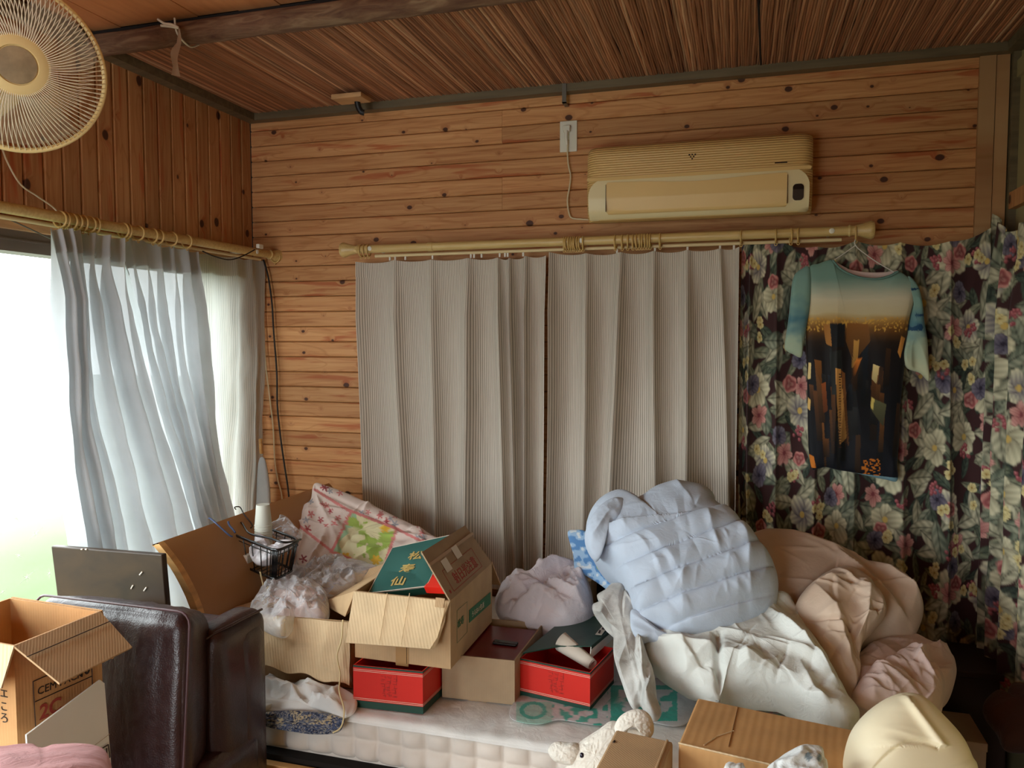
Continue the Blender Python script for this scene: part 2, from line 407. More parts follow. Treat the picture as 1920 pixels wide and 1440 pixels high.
M['black'] = simple('black_plastic', (14, 14, 16), .2, .5)
M['white_plastic'] = simple('white_plastic', (222, 220, 205), .4, .5)
M['black_cable'] = simple('black_cable', (24, 20, 18), .5)
M['white_cable'] = simple('ivory_cable', (214, 200, 165), .5)
M['fan_cream'] = simple('cream_fan_plastic', (240, 214, 152), .35, .5)
M['fan_wire'] = simple('cream_fan_wire', (248, 238, 212), .35, .5)
M['fan_hub'] = simple('grey_brown_hub', (158, 138, 108), .4, .5, noisy=.25, nscale=30)
M['steel'] = simple('zinc_metal', (120, 115, 105), .4, .5, .7)
M['leather'] = None

# ribbed AC cover
m, nt, bs, o = newmat('ribbed_yellowed_plastic'); g = N(nt, 'ShaderNodeNewGeometry').outputs['Position']; s_ = N(nt, 'ShaderNodeSeparateXYZ'); nt.links.new(g, s_.inputs[0])
wv = math_(nt, 'SINE', math_(nt, 'MULTIPLY', s_.outputs[2], 2*math.pi/.0085)); bump(nt, wv, bs, .5, .0018)
nt.links.new(ramp(nt, math_(nt, 'MULTIPLY_ADD', wv, .5, .5), [(0, (206, 166, 104)), (1, (226, 190, 126))]), bs.inputs['Base Color']); bs.inputs['Roughness'].default_value = .45
M['ac_rib'] = m

def leather(name, c1, c2):
    m, nt, bs, o = newmat(name); tc = N(nt, 'ShaderNodeTexCoord').outputs['Object']
    nt.links.new(ramp(nt, noise(nt, tc, 6, 5), [(.3, c1), (.7, c2)]), bs.inputs['Base Color'])
    sc = ramp(nt, noise(nt, tc, 60, 3), [(.3, (.28, .28, .28, 1)), (.7, (.42, .42, .42, 1))])
    nt.links.new(sc, bs.inputs['Roughness']); bs.inputs['Specular IOR Level'].default_value = .6
    v = N(nt, 'ShaderNodeTexVoronoi'); v.inputs['Scale'].default_value = 260; nt.links.new(tc, v.inputs['Vector'])
    h = math_(nt, 'ADD', math_(nt, 'MULTIPLY', v.outputs['Distance'], .3), math_(nt, 'MULTIPLY', noise(nt, mapping(nt, tc, (1, 1, .35)), 16, 3, .6), 2.2))
    bump(nt, h, bs, .3, .004); return m
M['leather'] = leather('dark_brown_leather', (34, 16, 18), (58, 30, 30))
M['leather_red'] = leather('reddish_brown_leather', (84, 34, 22), (112, 50, 32))
M['piping'] = simple('mauve_piping', (78, 50, 54), .4, .5)

# log bark
m, nt, bs, o = newmat('weathered_log'); tc = N(nt, 'ShaderNodeTexCoord').outputs['Object']
g = noise(nt, mapping(nt, tc, (5, 28, 28)), 1.6, 6, 1.0); g2 = noise(nt, tc, 3, 3)
b = ramp(nt, g, [(.28, (52, 34, 24)), (.5, (104, 82, 60)), (.72, (142, 120, 92))])
nt.links.new(mixc(nt, math_(nt, 'MULTIPLY', g2, .5), b, col4((120, 62, 34))), bs.inputs['Base Color']); bs.inputs['Roughness'].default_value = .85
bump(nt, g, bs, .7, .01); M['log'] = m
# reeds
m, nt, bs, o = newmat('brown_reed'); a = N(nt, 'ShaderNodeAttribute', attribute_name='Print').outputs['Color']
tc = N(nt, 'ShaderNodeTexCoord').outputs['Object']; g = noise(nt, mapping(nt, tc, (120, 6, 30)), 1, 4)
nt.links.new(mixc(nt, .6, a, ramp(nt, g, [(.3, (.55, .5, .45, 1)), (.7, (1.2, 1.2, 1.2, 1))]), 'MULTIPLY'), bs.inputs['Base Color'])
bs.inputs['Roughness'].default_value = .5; M['reed'] = m

CB = M['carton'] = cardboard('tan_cardboard', (190, 158, 120), 260, .18)
M['carton_light'] = cardboard('pale_cardboard_inside', (216, 190, 152), 200, .38)
M['carton_orange'] = cardboard('orange_cardboard', (196, 148, 100), 260, .15)
M['carton_brown'] = cardboard('brown_cardboard', (200, 154, 102), 105, .24, ky=-.12)
M['carton_grey'] = cardboard('greyish_cardboard', (164, 140, 112), 260, .12)
M['white_board'] = simple('white_card', (228, 224, 214), .7, .2, noisy=.03)
M['tape'] = simple('brown_tape', (166, 128, 84), .3, .5)
M['ink'] = simple('black_ink', (44, 28, 20), .7)
M['ink_red'] = simple('red_ink', (158, 62, 50), .7)
M['ink_green'] = simple('green_ink', (62, 120, 84), .7)
M['gold'] = simple('gold_print', (190, 164, 98), .5)
M['red'] = simple('red_box_paper', (206, 34, 20), .45, .4, noisy=.03)
M['ink_dark_red'] = simple('dark_red_print', (150, 34, 24), .5)
M['green'] = simple('dark_green_paper', (22, 62, 50), .4, .4, noisy=.08)
M['teal'] = simple('teal_lid_paper', (78, 138, 130), .45, .4, noisy=.05)
M['white_line'] = simple('white_print', (226, 214, 196), .5)
M['maroon'] = simple('maroon_wrap', (110, 24, 26), .3, .5)
M['paper'] = simple('white_paper', (214, 206, 192), .7, .2, noisy=.03)
M['laminate'] = simple('ochre_headboard_laminate', (170, 124, 78), .45, .35, noisy=.03, nscale=3)
M['light_edge'] = wood_plain('pale_edge_wood', (222, 170, 104), (3, 3, 20))
M['lacquer'] = None
m, nt, bs, o = newmat('brown_lacquer'); tc = N(nt, 'ShaderNodeTexCoord').outputs['Object']
g = noise(nt, mapping(nt, tc, (3, 3, 6)), 2, 4, .7); nt.links.new(ramp(nt, g, [(.3, (46, 34, 25)), (.7, (66, 48, 31))]), bs.inputs['Base Color'])
bs.inputs['Roughness'].default_value = .28; bs.inputs['Specular IOR Level'].default_value = .55; bs.inputs['Roughness'].default_value = .42; bs.inputs['Specular IOR Level'].default_value = .25; M['lacquer'] = m

M['striped'] = striped('ribbed_taupe_curtain_cloth', (216, 206, 192), (150, 140, 127), .0105, .12)
M['sheer_rib'] = striped('ribbed_white_sheer', (222, 222, 216), (186, 188, 182), .014, .42, .05)
M['sheer'] = cloth('white_sheer_cloth', (196, 199, 202), transl=.24, transp=.04, var=.03, weave=.3, wscale=500)
M['printed'] = cloth('printed_cloth', vcol=True, transl=.0)
M['shirt'] = cloth('printed_jersey', vcol=True, rough=.6)
M['white_cloth'] = cloth('white_sheet_cloth', (218, 216, 212), crumple=.12)
M['mattress'] = cloth('mattress_ticking', (212, 202, 192), crumple=.05, var=.03)
M['blue_quilt'] = cloth('pale_blue_quilt_cloth', (186, 198, 214), crumple=.10, var=.03)
M['beige'] = cloth('beige_duvet_cloth', (206, 184, 164), crumple=.08, var=.04)
M['pink_beige'] = cloth('pink_beige_cloth', (214, 190, 182), crumple=.10, var=.05)
M['pale_sheet'] = cloth('pale_green_white_cloth', (218, 221, 216), crumple=.18, var=.05)
M['grey_cloth'] = cloth('grey_white_cloth', (190, 190, 186), crumple=.2, var=.1, vs=20)
M['plush'] = cloth('white_plush', (226, 220, 208), crumple=.22, var=.04)
M['cream_chair'] = simple('cream_vinyl', (238, 226, 194), .38, .5, noisy=.02)
M['pink_cloth'] = cloth('dusty_pink_cloth', (190, 132, 132), crumple=.2)
M['film'] = film('clear_film', (225, 225, 228), opac=.26, rough=.1); M['film_white'] = film('milky_film', (226, 222, 226), .75, .3)
M['bag'] = cloth('lilac_white_plastic_bag', (228, 222, 228), rough=.35, transl=.12, crumple=.35)
M['twine'] = simple('cream_twine', (214, 196, 150), .8)
M['blue_wire'] = simple('blue_grey_wire', (70, 84, 120), .4)
M['cup'] = simple('white_paper_cup', (208, 208, 196), .6)
M['eye'] = simple('dark_eye', (12, 12, 40), .1, .8)
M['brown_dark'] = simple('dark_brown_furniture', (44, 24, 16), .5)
M['cone'] = simple('clear_strip', (170, 150, 130), .3, .5)

# ================================================================== SETTING
# floor
fl = MB().box((XL-.2, YF-.2, -.05), (XR+.2, .2, 0)).build('floor', M['floor']); tag(fl, kind='structure')

# wall_back: horizontal pine planks over a backing
wb = thing('wall_back', (0, 0, 0), kind='structure')
MB().box((XL-.14, .022, 0), (XR+.14, .12, ZC+.2)).build('backing', M['dark'], wb)
def plank_h(x0, x1, z0, z1):
    c = .004; g = .0010; y = 0.0
    q = [(z0+g, .02), (z0+g, y+c), (z0+g+c, y), (z1-g-c, y), (z1-g, y+c), (z1-g, .02)]
    v = [(x, yy, z) for x in (x0, x1) for z, yy in q]; n = 6
    f = [(i, i+1, i+7, i+6) for i in range(5)]+[(5, 0, 6, 11), tuple(range(6)), tuple(range(11, 5, -1))]
    return mk('plank', v, f, M['pine_x'], wb)
rs = random.Random(4); PH = .0660; zt = 1.817+PH*10
rows = []; z = zt
k = 0
while z > .0:
    z1 = min(z, ZC); z0 = z-PH
    if z0 < ZC:
        j = {9: -.93, 8: None}.get(k)
        joint = [None, -.93, -.93, None, None, -.93, -.93, None][k % 8] if k < 9 else rs.choice([None, None, -.3, .2, -.7])
        xs = [XL, .752] if joint is None else [XL, joint, .752]
        for a, b in zip(xs[:-1], xs[1:]): plank_h(a+.0004, b-.0004, max(z0, 0), z1)
    z -= PH; k += 1
# corner post
mp = MB().box((.752, -.012, 0), (.800, .02, ZC)); mp.build('trim_post', M['post'], wb)
MB().box((.803, -.008, 0), (.842, .02, ZC)).build('trim_post', M['post'], wb)
MB().box((.846, -.03, 0), (XR, .02, ZC)).build('corner_strip', M['trim'], wb)

# wall_left: vertical planks above the window, window opening below
wl = thing('wall_left', (XL, 0, 0), kind='structure')
MB().box((XL-.12, YF, 1.86), (XL-.022, 0, ZC+.2)).build('backing', M['dark'], wl)
MB().box((XL-.12, WY1+.02, 0), (XL-.022, 0, 1.86)).box((XL-.12, YF, 0), (XL-.022, WY0, 1.86)).box((XL-.12, WY0, 0), (XL-.022, WY1, WZ0-.03)).build('backing', M['dark'], wl)
def plank_v(y0, y1, z0, z1):
    c = .005; g = .0014; x = XL
    q = [(y0+g, x-.02), (y0+g, x-c), (y0+g+c, x), (y1-g-c, x), (y1-g, x-c), (y1-g, x-.02)]
    v = [(xx, y, z) for z in (z0, z1) for y, xx in q]
    f = [(i, i+6, i+7, i+1) for i in range(5)]+[(0, 5, 11, 6), tuple(range(5, -1, -1)), tuple(range(6, 12))]
    return mk('plank', v, f, M['pine_z'], wl)
y = 0.0
while y > YF+.05:
    y0 = y-.0715
    lo = 1.862 if y0 < WY1+.0 else 0.0
    if y0 < WY0: lo = 0.0
    plank_v(max(y0, YF), y, lo, ZC); y = y0

# wall_right, wall_front
wr = MB().box((XR, YF, 0), (XR+.12, .12, ZC+.2)).build('wall_right', M['cream_wall']); tag(wr, kind='structure')
wf = MB().box((XL-.12, YF-.12, 0), (-1.85, YF, ZC+.2)).box((-.55, YF-.12, 0), (XR+.12, YF, ZC+.2)).box((-1.85, YF-.12, 0), (-.55, YF, .1)).box((-1.85, YF-.12, 1.8), (-.55, YF, ZC+.2)).build('wall_front', M['pine_x'])
w2 = thing('added_fill_window', (-1.0, YF, .1), kind='structure')  # unseen window added behind the camera, sized to light the low front faces
for a, b in (((-1.85, YF-.08, .1), (-1.80, YF-.03, 1.8)), ((-.60, YF-.08, .1), (-.55, YF-.03, 1.8)), ((-1.22, YF-.08, .1), (-1.18, YF-.03, 1.8)), ((-1.80, YF-.08, .1), (-.6, YF-.03, .15)), ((-1.80, YF-.08, 1.75), (-.6, YF-.03, 1.8))):
    MB().box(a, b).build('frame', M['alu'], w2)
tag(wf, kind='structure')
rl = MB().box((XR-.022, -2.6, 1.93), (XR, -.03, 1.985)).build('trim_1', M['pine_z']); tag(rl, kind='structure')
pt = MB().box((XR-.012, -3.2, ZC-.115), (XR, -.03, ZC-.06)).build('trim_2', M['cream_wall']); tag(pt, kind='structure')

# ceiling: boards near the camera, reed matting by the back wall
ce = thing('ceiling', (0, 0, ZC), kind='structure')
YB = -.90
MB().box((XL-.12, YF-.12, ZC+.06), (XR+.12, .12, ZC+.1)).build('backing', M['dark'], ce)
x = XL; k = 0
while x < XR-.01:
    x1 = min(x+.148, XR)
    MB().box((x+.0012, YF, ZC+.030+.002*(k % 2)), (x1-.0012, YB, ZC+.05)).build('board', M['plywood'], ce); x = x1; k += 1
RNG = np.random.RandomState(3)
vs = []; fs = []; cs = []; st = 9; nx = int((XR-XL)/.0079)
for i in range(nx):
    cx = XL+(i+.5)*.0079; r0 = .0042+RNG.rand()*.0010; ph = RNG.rand()*6; cc = np.array([[172, 122, 88], [158, 108, 76], [184, 136, 102], [144, 96, 68], [208, 168, 132]][RNG.choice(5, p=[.33, .27, .2, .14, .06])])*(0.85+.3*RNG.rand())
    b = len(vs); zo = RNG.rand()*.003; lc = lin(np.clip(cc, 0, 255))
    for j in range(st):
        yy = YB-.02+(-.0-(YB-.02))*j/(st-1); wx = cx+.0016*math.sin(ph+j*1.3)+RNG.randn()*.0005
        for a in np.linspace(0, math.pi, 5): vs.append((wx+r0*math.cos(a), yy, ZC+.006-zo-r0*math.sin(a)*1.2)); cs.append(lc*(.9+.2*RNG.rand()))
    for j in range(st-1):
        for a in range(4): q = b+j*5+a; fs.append((q, q+1, q+6, q+5))
reed = mk('reed_matting', vs, fs, M['reed'], ce, True, colors=np.array(cs)); tag(reed, kind='stuff')
MB().box((XL, YB-.02, ZC+.008), (XR, .02, ZC+.02)).build('matting_backing', M['dark'], ce)
# dark seam in the matting
MB().tube([(.02, YB, ZC-.001), (.05, -.05, ZC-.001)], .003, 6).build('matting_seam', M['dark'], ce)

# ceiling trims
t = MB().box((XL, -.045, ZC-.030), (XR, 0, ZC+.012)).build('trim_3', M['trim']); tag(t, kind='structure')
t = MB().box((XL, YF, ZC-.030), (XL+.05, -.045, ZC+.012)).build('trim_4', M['trim']); tag(t, kind='structure')
t = MB().box((XR-.045, YF, ZC-.032), (XR, -.045, ZC+.012)).build('trim_5', M['trim']); tag(t, kind='structure')
# log beam
n = 120; xs = np.linspace(XL, XR, n); pts = np.stack([xs, YB-.02+.012*np.sin(xs*2.2), ZC-.026+.004*np.sin(xs*3+1)], 1)
lv = MB().tube(pts, .034, 28); v = np.array(lv.v); rr = fbm(v*[7, 22, 22], 4, 4)
ctr = np.repeat(pts, 28, 0); d = v-ctr; v = ctr+d*(1+.07*rr)[:, None]*(1-.06*(v[:, 0:1]-XL)*0)
lg = mk('trim_6', v, lv.f, M['log'], None, True); tag(lg, 'weathered round log running across the ceiling', kind='structure')

# window in the left wall
wn = thing('window_1', (XL, (WY0+WY1)/2, WZ0), kind='structure')
JB = MB().box((XL-.11, WY1, 0), (XL+.012, WY1+.045, 1.86)).build('jamb', M['jamb'], wn)
MB().box((XL-.11, WY0-.04, 0), (XL+.012, WY0, 1.86)).build('jamb', M['jamb'], wn)
MB().box((XL-.11, WY0, 1.826), (XL+.014, WY1, 1.862)).build('head', M['jamb'], wn)
MB().box((XL-.11, WY0, WZ0-.04), (XL+.014, WY1, WZ0)).build('sill', M['jamb'], wn)
MB().box((XL-.10, WY0, 1.762), (XL-.012, WY1, 1.826)).build('top_rail', M['alu'], wn)
MB().box((XL-.10, WY0, 1.795), (XL-.006, WY1, 1.80)).build('rail_lip', M['alu'], wn)
MB().box((XL-.10, WY0, WZ0), (XL-.012, WY1, WZ0+.05)).build('bottom_rail', M['alu'], wn)
for yy in (-.215, -2.2, -4.16): MB().box((XL-.09, yy-.025, WZ0), (XL-.03, yy+.025, 1.80)).build('stile', M['alu'], wn)
# frosted panes
m, nt, bs, out = newmat('frosted_glass'); nt.nodes.remove(bs)
tp = N(nt, 'ShaderNodeBsdfTransparent'); tr = N(nt, 'ShaderNodeBsdfTranslucent'); tr.inputs[0].default_value = (.92, .95, .92, 1)
gl = N(nt, 'ShaderNodeBsdfGlossy'); gl.inputs['Roughness'].default_value = .25; tp.inputs[0].default_value = (.96, .98, .96, 1)
m1 = N(nt, 'ShaderNodeMixShader'); m1.inputs[0].default_value = .03; nt.links.new(tp.outputs[0], m1.inputs[1]); nt.links.new(tr.outputs[0], m1.inputs[2])
m2 = N(nt, 'ShaderNodeMixShader'); m2.inputs[0].default_value = .05; nt.links.new(m1.outputs[0], m2.inputs[1]); nt.links.new(gl.outputs[0], m2.inputs[2])
nt.links.new(m2.outputs[0], out.inputs[0]); M['glass'] = m
for a, b in ((-.24, -2.175), (-2.225, -4.135)):
    mk('pane', [(XL-.06, a, WZ0+.04), (XL-.06, b, WZ0+.04), (XL-.06, b, 1.78), (XL-.06, a, 1.78)], [(0, 1, 2, 3)], M['glass'], wn)
m, nt, bs, out = newmat('etched_star'); M['etch'] = m
bs.inputs['Base Color'].default_value = (.75, .78, .7, 1); bs.inputs['Roughness'].default_value = .4
tp = N(nt, 'ShaderNodeBsdfTransparent'); mx = N(nt, 'ShaderNodeMixShader'); mx.inputs[0].default_value = .35
nt.links.new(tp.outputs[0], mx.inputs[1]); nt.links.new(bs.outputs[0], mx.inputs[2]); nt.links.new(mx.outputs[0], out.inputs[0])
for px, py, s in ((30, 970, .016), (68, 1000, .024), (35, 1042, .014), (50, 1083, .032), (92, 1075, .015), (118, 900, .016), (130, 962, .010), (8, 700, .016), (5, 1110, .012), (150, 965, .008)):
    c = P(px, py, 'x', XL-.055); mb = MB(); a0 = px*.7
    for k in range(6):
        a = a0+k*math.pi/3; L = s*(1.0 if k % 3 == 0 else .55)*(1.3 if k % 3 == 0 else 1)
        d = np.array([0, math.cos(a), math.sin(a)]); e = np.array([0, -math.sin(a), math.cos(a)])
        mb.add([c+e*.0028, c+d*L, c-e*.0028, c+np.array([.0022, 0, 0])], [(0, 1, 3), (1, 2, 3), (0, 3, 2)])
    mb.build('etched_star', M['etch'], wn)
# garden outside
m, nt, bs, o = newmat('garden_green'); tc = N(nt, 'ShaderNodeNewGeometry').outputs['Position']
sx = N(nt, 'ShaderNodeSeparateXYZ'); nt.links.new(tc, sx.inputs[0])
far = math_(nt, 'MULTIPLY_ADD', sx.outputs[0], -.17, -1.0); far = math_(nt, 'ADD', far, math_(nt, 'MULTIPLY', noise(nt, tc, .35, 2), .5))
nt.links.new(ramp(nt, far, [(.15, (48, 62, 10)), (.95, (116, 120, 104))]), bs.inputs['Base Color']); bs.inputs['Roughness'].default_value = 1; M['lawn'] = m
M['gravel'] = simple('pale_gravel', (120, 122, 112), .9)
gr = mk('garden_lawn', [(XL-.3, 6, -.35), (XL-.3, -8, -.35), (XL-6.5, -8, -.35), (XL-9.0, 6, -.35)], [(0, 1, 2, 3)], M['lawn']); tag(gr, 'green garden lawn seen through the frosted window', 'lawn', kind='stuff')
gv = mk('ground', [(XL-.25, 30, -.4), (XL-.25, -30, -.4), (-80, -30, -.4), (-80, 30, -.4)], [(0, 1, 2, 3)], M['gravel']); tag(gv, kind='structure')

# ================================================================== CURTAIN RODS
def rod(name, label, a, b, ends, joints=()):
    a = np.array(a); b = np.array(b); d = (b-a)/np.linalg.norm(b-a)
    t = thing(name, a, label, 'curtain rod')
    autosmooth(MB().tube([a, b], .0165, 20).build('pole', M['rod'], t))
    off = np.array([0, .025, -.026]) if abs(d[0]) > .5 else np.array([-.03, 0, -.022])
    autosmooth(MB().tube([a+d*.06+off, b-d*.02+off], .0065, 12).build('inner_pole', M['rod_paint'], t))
    for e in ends:
        c, s = (a, -d) if e == 0 else (b, d)
        autosmooth(MB().lathe(c-s*.004, s, [(.0165, 0), (.0205, .006), (.0165, .014), (.017, .02), (.0225, .045), (.030, .068), (.0315, .074), (.028, .082), (.012, .085)], 28).build('finial', M['rod'], t))
    for q in joints: autosmooth(MB().lathe(a+(b-a)*q-d*.012, d, [(.0168, 0), (.0185, .002), (.0185, .022), (.0168, .024)], 24).build('collar', M['rod'], t))
    for q in ((.03, .5, .97)):
        c = a+(b-a)*q; w_ = np.array([0, 1.0, 0]) if abs(d[0]) > .5 else np.array([-1.0, 0, 0])
        L = .115 if abs(d[0]) > .5 else .115
        MB().tube([c-w_*.016, c+w_*L], .006, 10).lathe(c-w_*.018, -w_, [(.009, -.004), (.009, 0), (.004, .002)], 16).build('bracket', M['white_plastic'], t)
    return t
RZ = 1.864; RYB = -.12
RB = rod('curtain_rod', 'light wooden double curtain rod on the back wall below the air conditioner', (-1.505, RYB, RZ), (.345, RYB, RZ+.003), (0, 1), (.17, .62))
RL = rod('curtain_rod', 'light wooden double curtain rod over the bright window on the left', (-1.97, -3.6, RZ), (-1.97, -.06, RZ), (1,), ())
# rings
tr_ = MB(); an = np.linspace(0, 2*math.pi, 24, endpoint=False)
tr_.tube(np.stack([0*an, .0235*np.cos(an), .0235*np.sin(an)-.006], 1), .0032, 8, True)
an = np.linspace(0, 2*math.pi, 12, endpoint=False)
tr_.tube(np.stack([.0045*np.cos(an), 0*an, .0045*np.sin(an)-.0345], 1), .0016, 6, True)
ring0 = tr_.build('curtain_ring', M['ring'], None, True, local=True); first = [True]
ORD = 'first second third fourth fifth sixth seventh eighth ninth tenth eleventh twelfth thirteenth fourteenth fifteenth sixteenth'.split()
def ring(c, rz, label, group):
    o = ring0 if first[0] else ring0.copy()
    if not first[0]: COL.objects.link(o)
    first[0] = False; o.location = [float(q) for q in c]; o.rotation_euler = (0, 0, rz); tag(o, label, 'curtain ring', group); return o
for pxs, lab, grp in (((677, 684, 691), 'ring from left beside the left finial of the back rod', 'rings by the left finial'),
                      ((1058, 1063, 1067, 1071, 1075, 1079, 1083, 1088, 1093), 'ring from left in the tight bunch at the middle of the back rod', 'rings bunched at the middle of the back rod'),
                      ((1177, 1187, 1194, 1199, 1204, 1209, 1214, 1219), 'ring from left in the bunch under the air conditioner', 'rings bunched below the air conditioner')):
    for k, px in enumerate(pxs):
        p = P(px, 455, 'y', RYB); ring((p[0], RYB, RZ), rs.uniform(-.15, .15), ORD[k]+' '+lab, grp)
for px, lab in ((1154, 'single tan ring left of the bunch under the air conditioner'), (1167, 'tan ring just left of the bunch under the air conditioner, second single one'), (1238, 'single tan ring right of the bunch under the air conditioner'), (1390, 'tan ring holding the left edge of the floral curtain'),
                (1455, 'tan ring holding the second pleat of the floral curtain'), (1483, 'left one of two close tan rings above the floral curtain'), (1497, 'right one of two close tan rings above the floral curtain'), (1605, 'tan ring beside the right finial of the back rod')):
    p = P(px, 440, 'y', RYB); ring((p[0], RYB, RZ), rs.uniform(-.15, .15), lab, None)
for pxs, lab, grp in (((113, 122, 134, 144, 155, 167, 179), 'ring from left in the bunch over the nearest sheer curtain', 'rings over the left sheer curtain'),
                      ((231, 238, 259, 286, 297, 321, 350), 'tan ring from the left over the middle sheer curtain', 'rings over the middle sheer curtain')):
    for k, px in enumerate(pxs):
        p = P(px, 430, 'x', -1.97); ring((-1.97, p[1], RZ), math.pi/2+rs.uniform(-.25, .25), ORD[k]+' '+lab, grp)
p = P(516, 480, 'x', -1.97); ring((-1.97, p[1], RZ), math.pi/2, 'single tan ring at the far end of the left rod', None)

# ================================================================== CURTAINS
def drape(name, label, folds, axis, val, amp, m, group=None, nt_=90, nb=16, sharp=.10, flat=.35, ztop=None, wr=None, uvs=1.0, color=None, seed=0, cat='curtain', par=None, header=.0, sag=.006):
    """hanging cloth between fold lines; every fold stands out from the plane by amp"""
    lines = []
    for f in folds:
        a = np.array([P(x, y, axis, val) for x, y in f]); s = smoothpts(a, 60); lines.append(even(s, nt_, False))
    n_out = np.array([0, -1.0, 0]) if axis == 'y' else (np.array([1.0, 0, 0]) if val < 0 else np.array([-1.0, 0, 0]))
    cols = []; us = []; u = 0
    rg = np.random.RandomState(seed+11); nf = len(lines)
    A = amp*(.75+.5*rg.rand(nf))
    tt = np.linspace(0, 1, nt_)
    for i in range(nf-1):
        wd = np.linalg.norm(lines[i+1][0]-lines[i][0]); off = rg.rand()*6
        for j in range(nb if i < nf-2 else nb+1):
            f = j/nb; p = lines[i]*(1-f)+lines[i+1]*f
            rid = A[i]*math.exp(-(f/sharp)**2)+A[i+1]*math.exp(-((1-f)/sharp)**2)
            sw = flat*amp*(math.cos(2*math.pi*f)-.3*math.sin(math.pi*f)*1)
            grow = .45+.55*np.clip(tt*6, 0, 1)
            wv_ = .3*amp*np.sin(tt*3+off)*math.sin(math.pi*f)
            p = p+n_out*((rid*grow-amp*.45*(amp > .03)+sw*np.clip(tt*5+.15, 0, 1)+wv_)[:, None])
            p[:, 2] -= sag*math.sin(math.pi*f)*(1-tt)
            cols.append(p); us.append(u+f*(wd+.07)*uvs)
        u += (wd+.07)*uvs
    cols = np.array(cols); nc = len(cols)
    if wr is not None:
        q = cols.reshape(-1, 3); d = wr(q); cols = (q+n_out*d[:, None]).reshape(nc, nt_, 3)
    v = cols.reshape(-1, 3); uv = np.stack([np.repeat(us, nt_), np.tile(-np.linspace(0, 1.3, nt_), nc)], 1)
    f = grid_faces(nc, nt_)
    cl = color(uv, v) if color is not None else None
    o = mk(name, v, f, m, par, True, colors=cl, uv=uv)
    if header:
        k = max(3, int(nt_*header)); hv = (cols[:, :k]+n_out*.0025).reshape(-1, 3)
        mk('header_band', hv, grid_faces(nc, k), m, o, True, uv=uv.reshape(nc, nt_, 2)[:, :k].reshape(-1, 2))
    if par is None: tag(o, label, cat, group)
    return o
BOT = 1108
sf = lambda L: [[(a, ya), (b, 700), (c, 950), (d, BOT)] for a, ya, b, c, d in L]
wrk = lambda v: .0022*fbm(v*[9, 1, 5], 3, 2)
drape('striped_curtain', 'ribbed taupe pleated curtain panel hanging left of the middle gap', sf([(667, 491, 677, 686, 691), (739, 488, 747, 760, 766), (807, 487, 813, 819, 822), (877, 484, 876, 873, 871), (933, 483, 939, 946, 951), (955, 484, 962, 968, 970), (985, 480, 986, 986, 986), (1024, 479, 1023, 1021, 1019)]), 'y', -.10, .034, M['striped'], wr=wrk, header=.065, seed=1, nb=18, sharp=.12)
drape('striped_curtain', 'ribbed taupe pleated curtain panel hanging right of the middle gap', sf([(1030, 473, 1031, 1028, 1024), (1099, 475, 1099, 1096, 1094), (1163, 473, 1155, 1142, 1135), (1225, 471, 1226, 1230, 1232), (1288, 469, 1288, 1286, 1286), (1350, 466, 1360, 1366, 1368), (1386, 463, 1383, 1379, 1378)]), 'y', -.105, .034, M['striped'], wr=wrk, header=.065, seed=2, nb=18, sharp=.12)
# sheers at the window
wsh = lambda s: (lambda v: .006*fbm(v*[1, 14, 5], s, 3)+.004*creases(v[:, [1, 2]], 1.2, 9, s))
XS = -1.975
drape('sheer_curtain', 'white sheer curtain pushed to the left and swept sideways, nearest the bare window', [
    [(92, 428), (100, 600), (112, 800), (140, 1000), (165, 1150)], [(110, 428), (118, 600), (130, 800), (165, 1010), (190, 1150)], [(128, 428), (134, 600), (142, 760), (176, 930), (215, 1150)],
    [(150, 430), (150, 600), (165, 760), (206, 930), (250, 1150)], [(178, 436), (170, 520), (196, 720), (246, 930), (300, 1150)], [(205, 440), (196, 520), (232, 720), (292, 930), (345, 1150)], [(232, 446), (226, 560), (258, 720), (326, 930), (385, 1150)]],
    'x', XS+.02, .050, M['sheer'], wr=wsh(3), header=.075, seed=3, nb=12, sharp=.22)
drape('sheer_curtain', 'white sheer curtain in the middle of the left rod, gathered and swept sideways', [
    [(224, 470), (245, 600), (275, 760), (320, 900), (372, 1060)], [(245, 446), (262, 600), (300, 760), (345, 900), (385, 1060)], [(268, 450), (282, 600), (318, 760), (358, 900), (400, 1060)], [(300, 458), (302, 600), (330, 760), (366, 900), (410, 1060)],
    [(325, 462), (325, 600), (350, 760), (385, 900), (425, 1060)], [(350, 466), (352, 600), (370, 760), (396, 900), (440, 1060)], [(372, 472), (372, 520), (388, 700), (402, 860), (450, 1040)]],
    'x', XS-.015, .040, M['sheer'], wr=wsh(5), header=.085, seed=4, nb=12, sharp=.22)
drape('sheer_curtain', 'ribbed white sheer curtain at the far end of the left rod beside the corner', [
    [(340, 470), (350, 700), (352, 1000)], [(390, 476), (392, 560), (394, 1000)], [(440, 482), (441, 560), (440, 700), (425, 1000)], [(470, 486), (474, 700), (470, 1000)], [(494, 488), (491, 700), (482, 1000)]],
    'x', XS-.055, .010, M['sheer_rib'], wr=wsh(7), header=.08, seed=5, nb=12, sharp=.15)

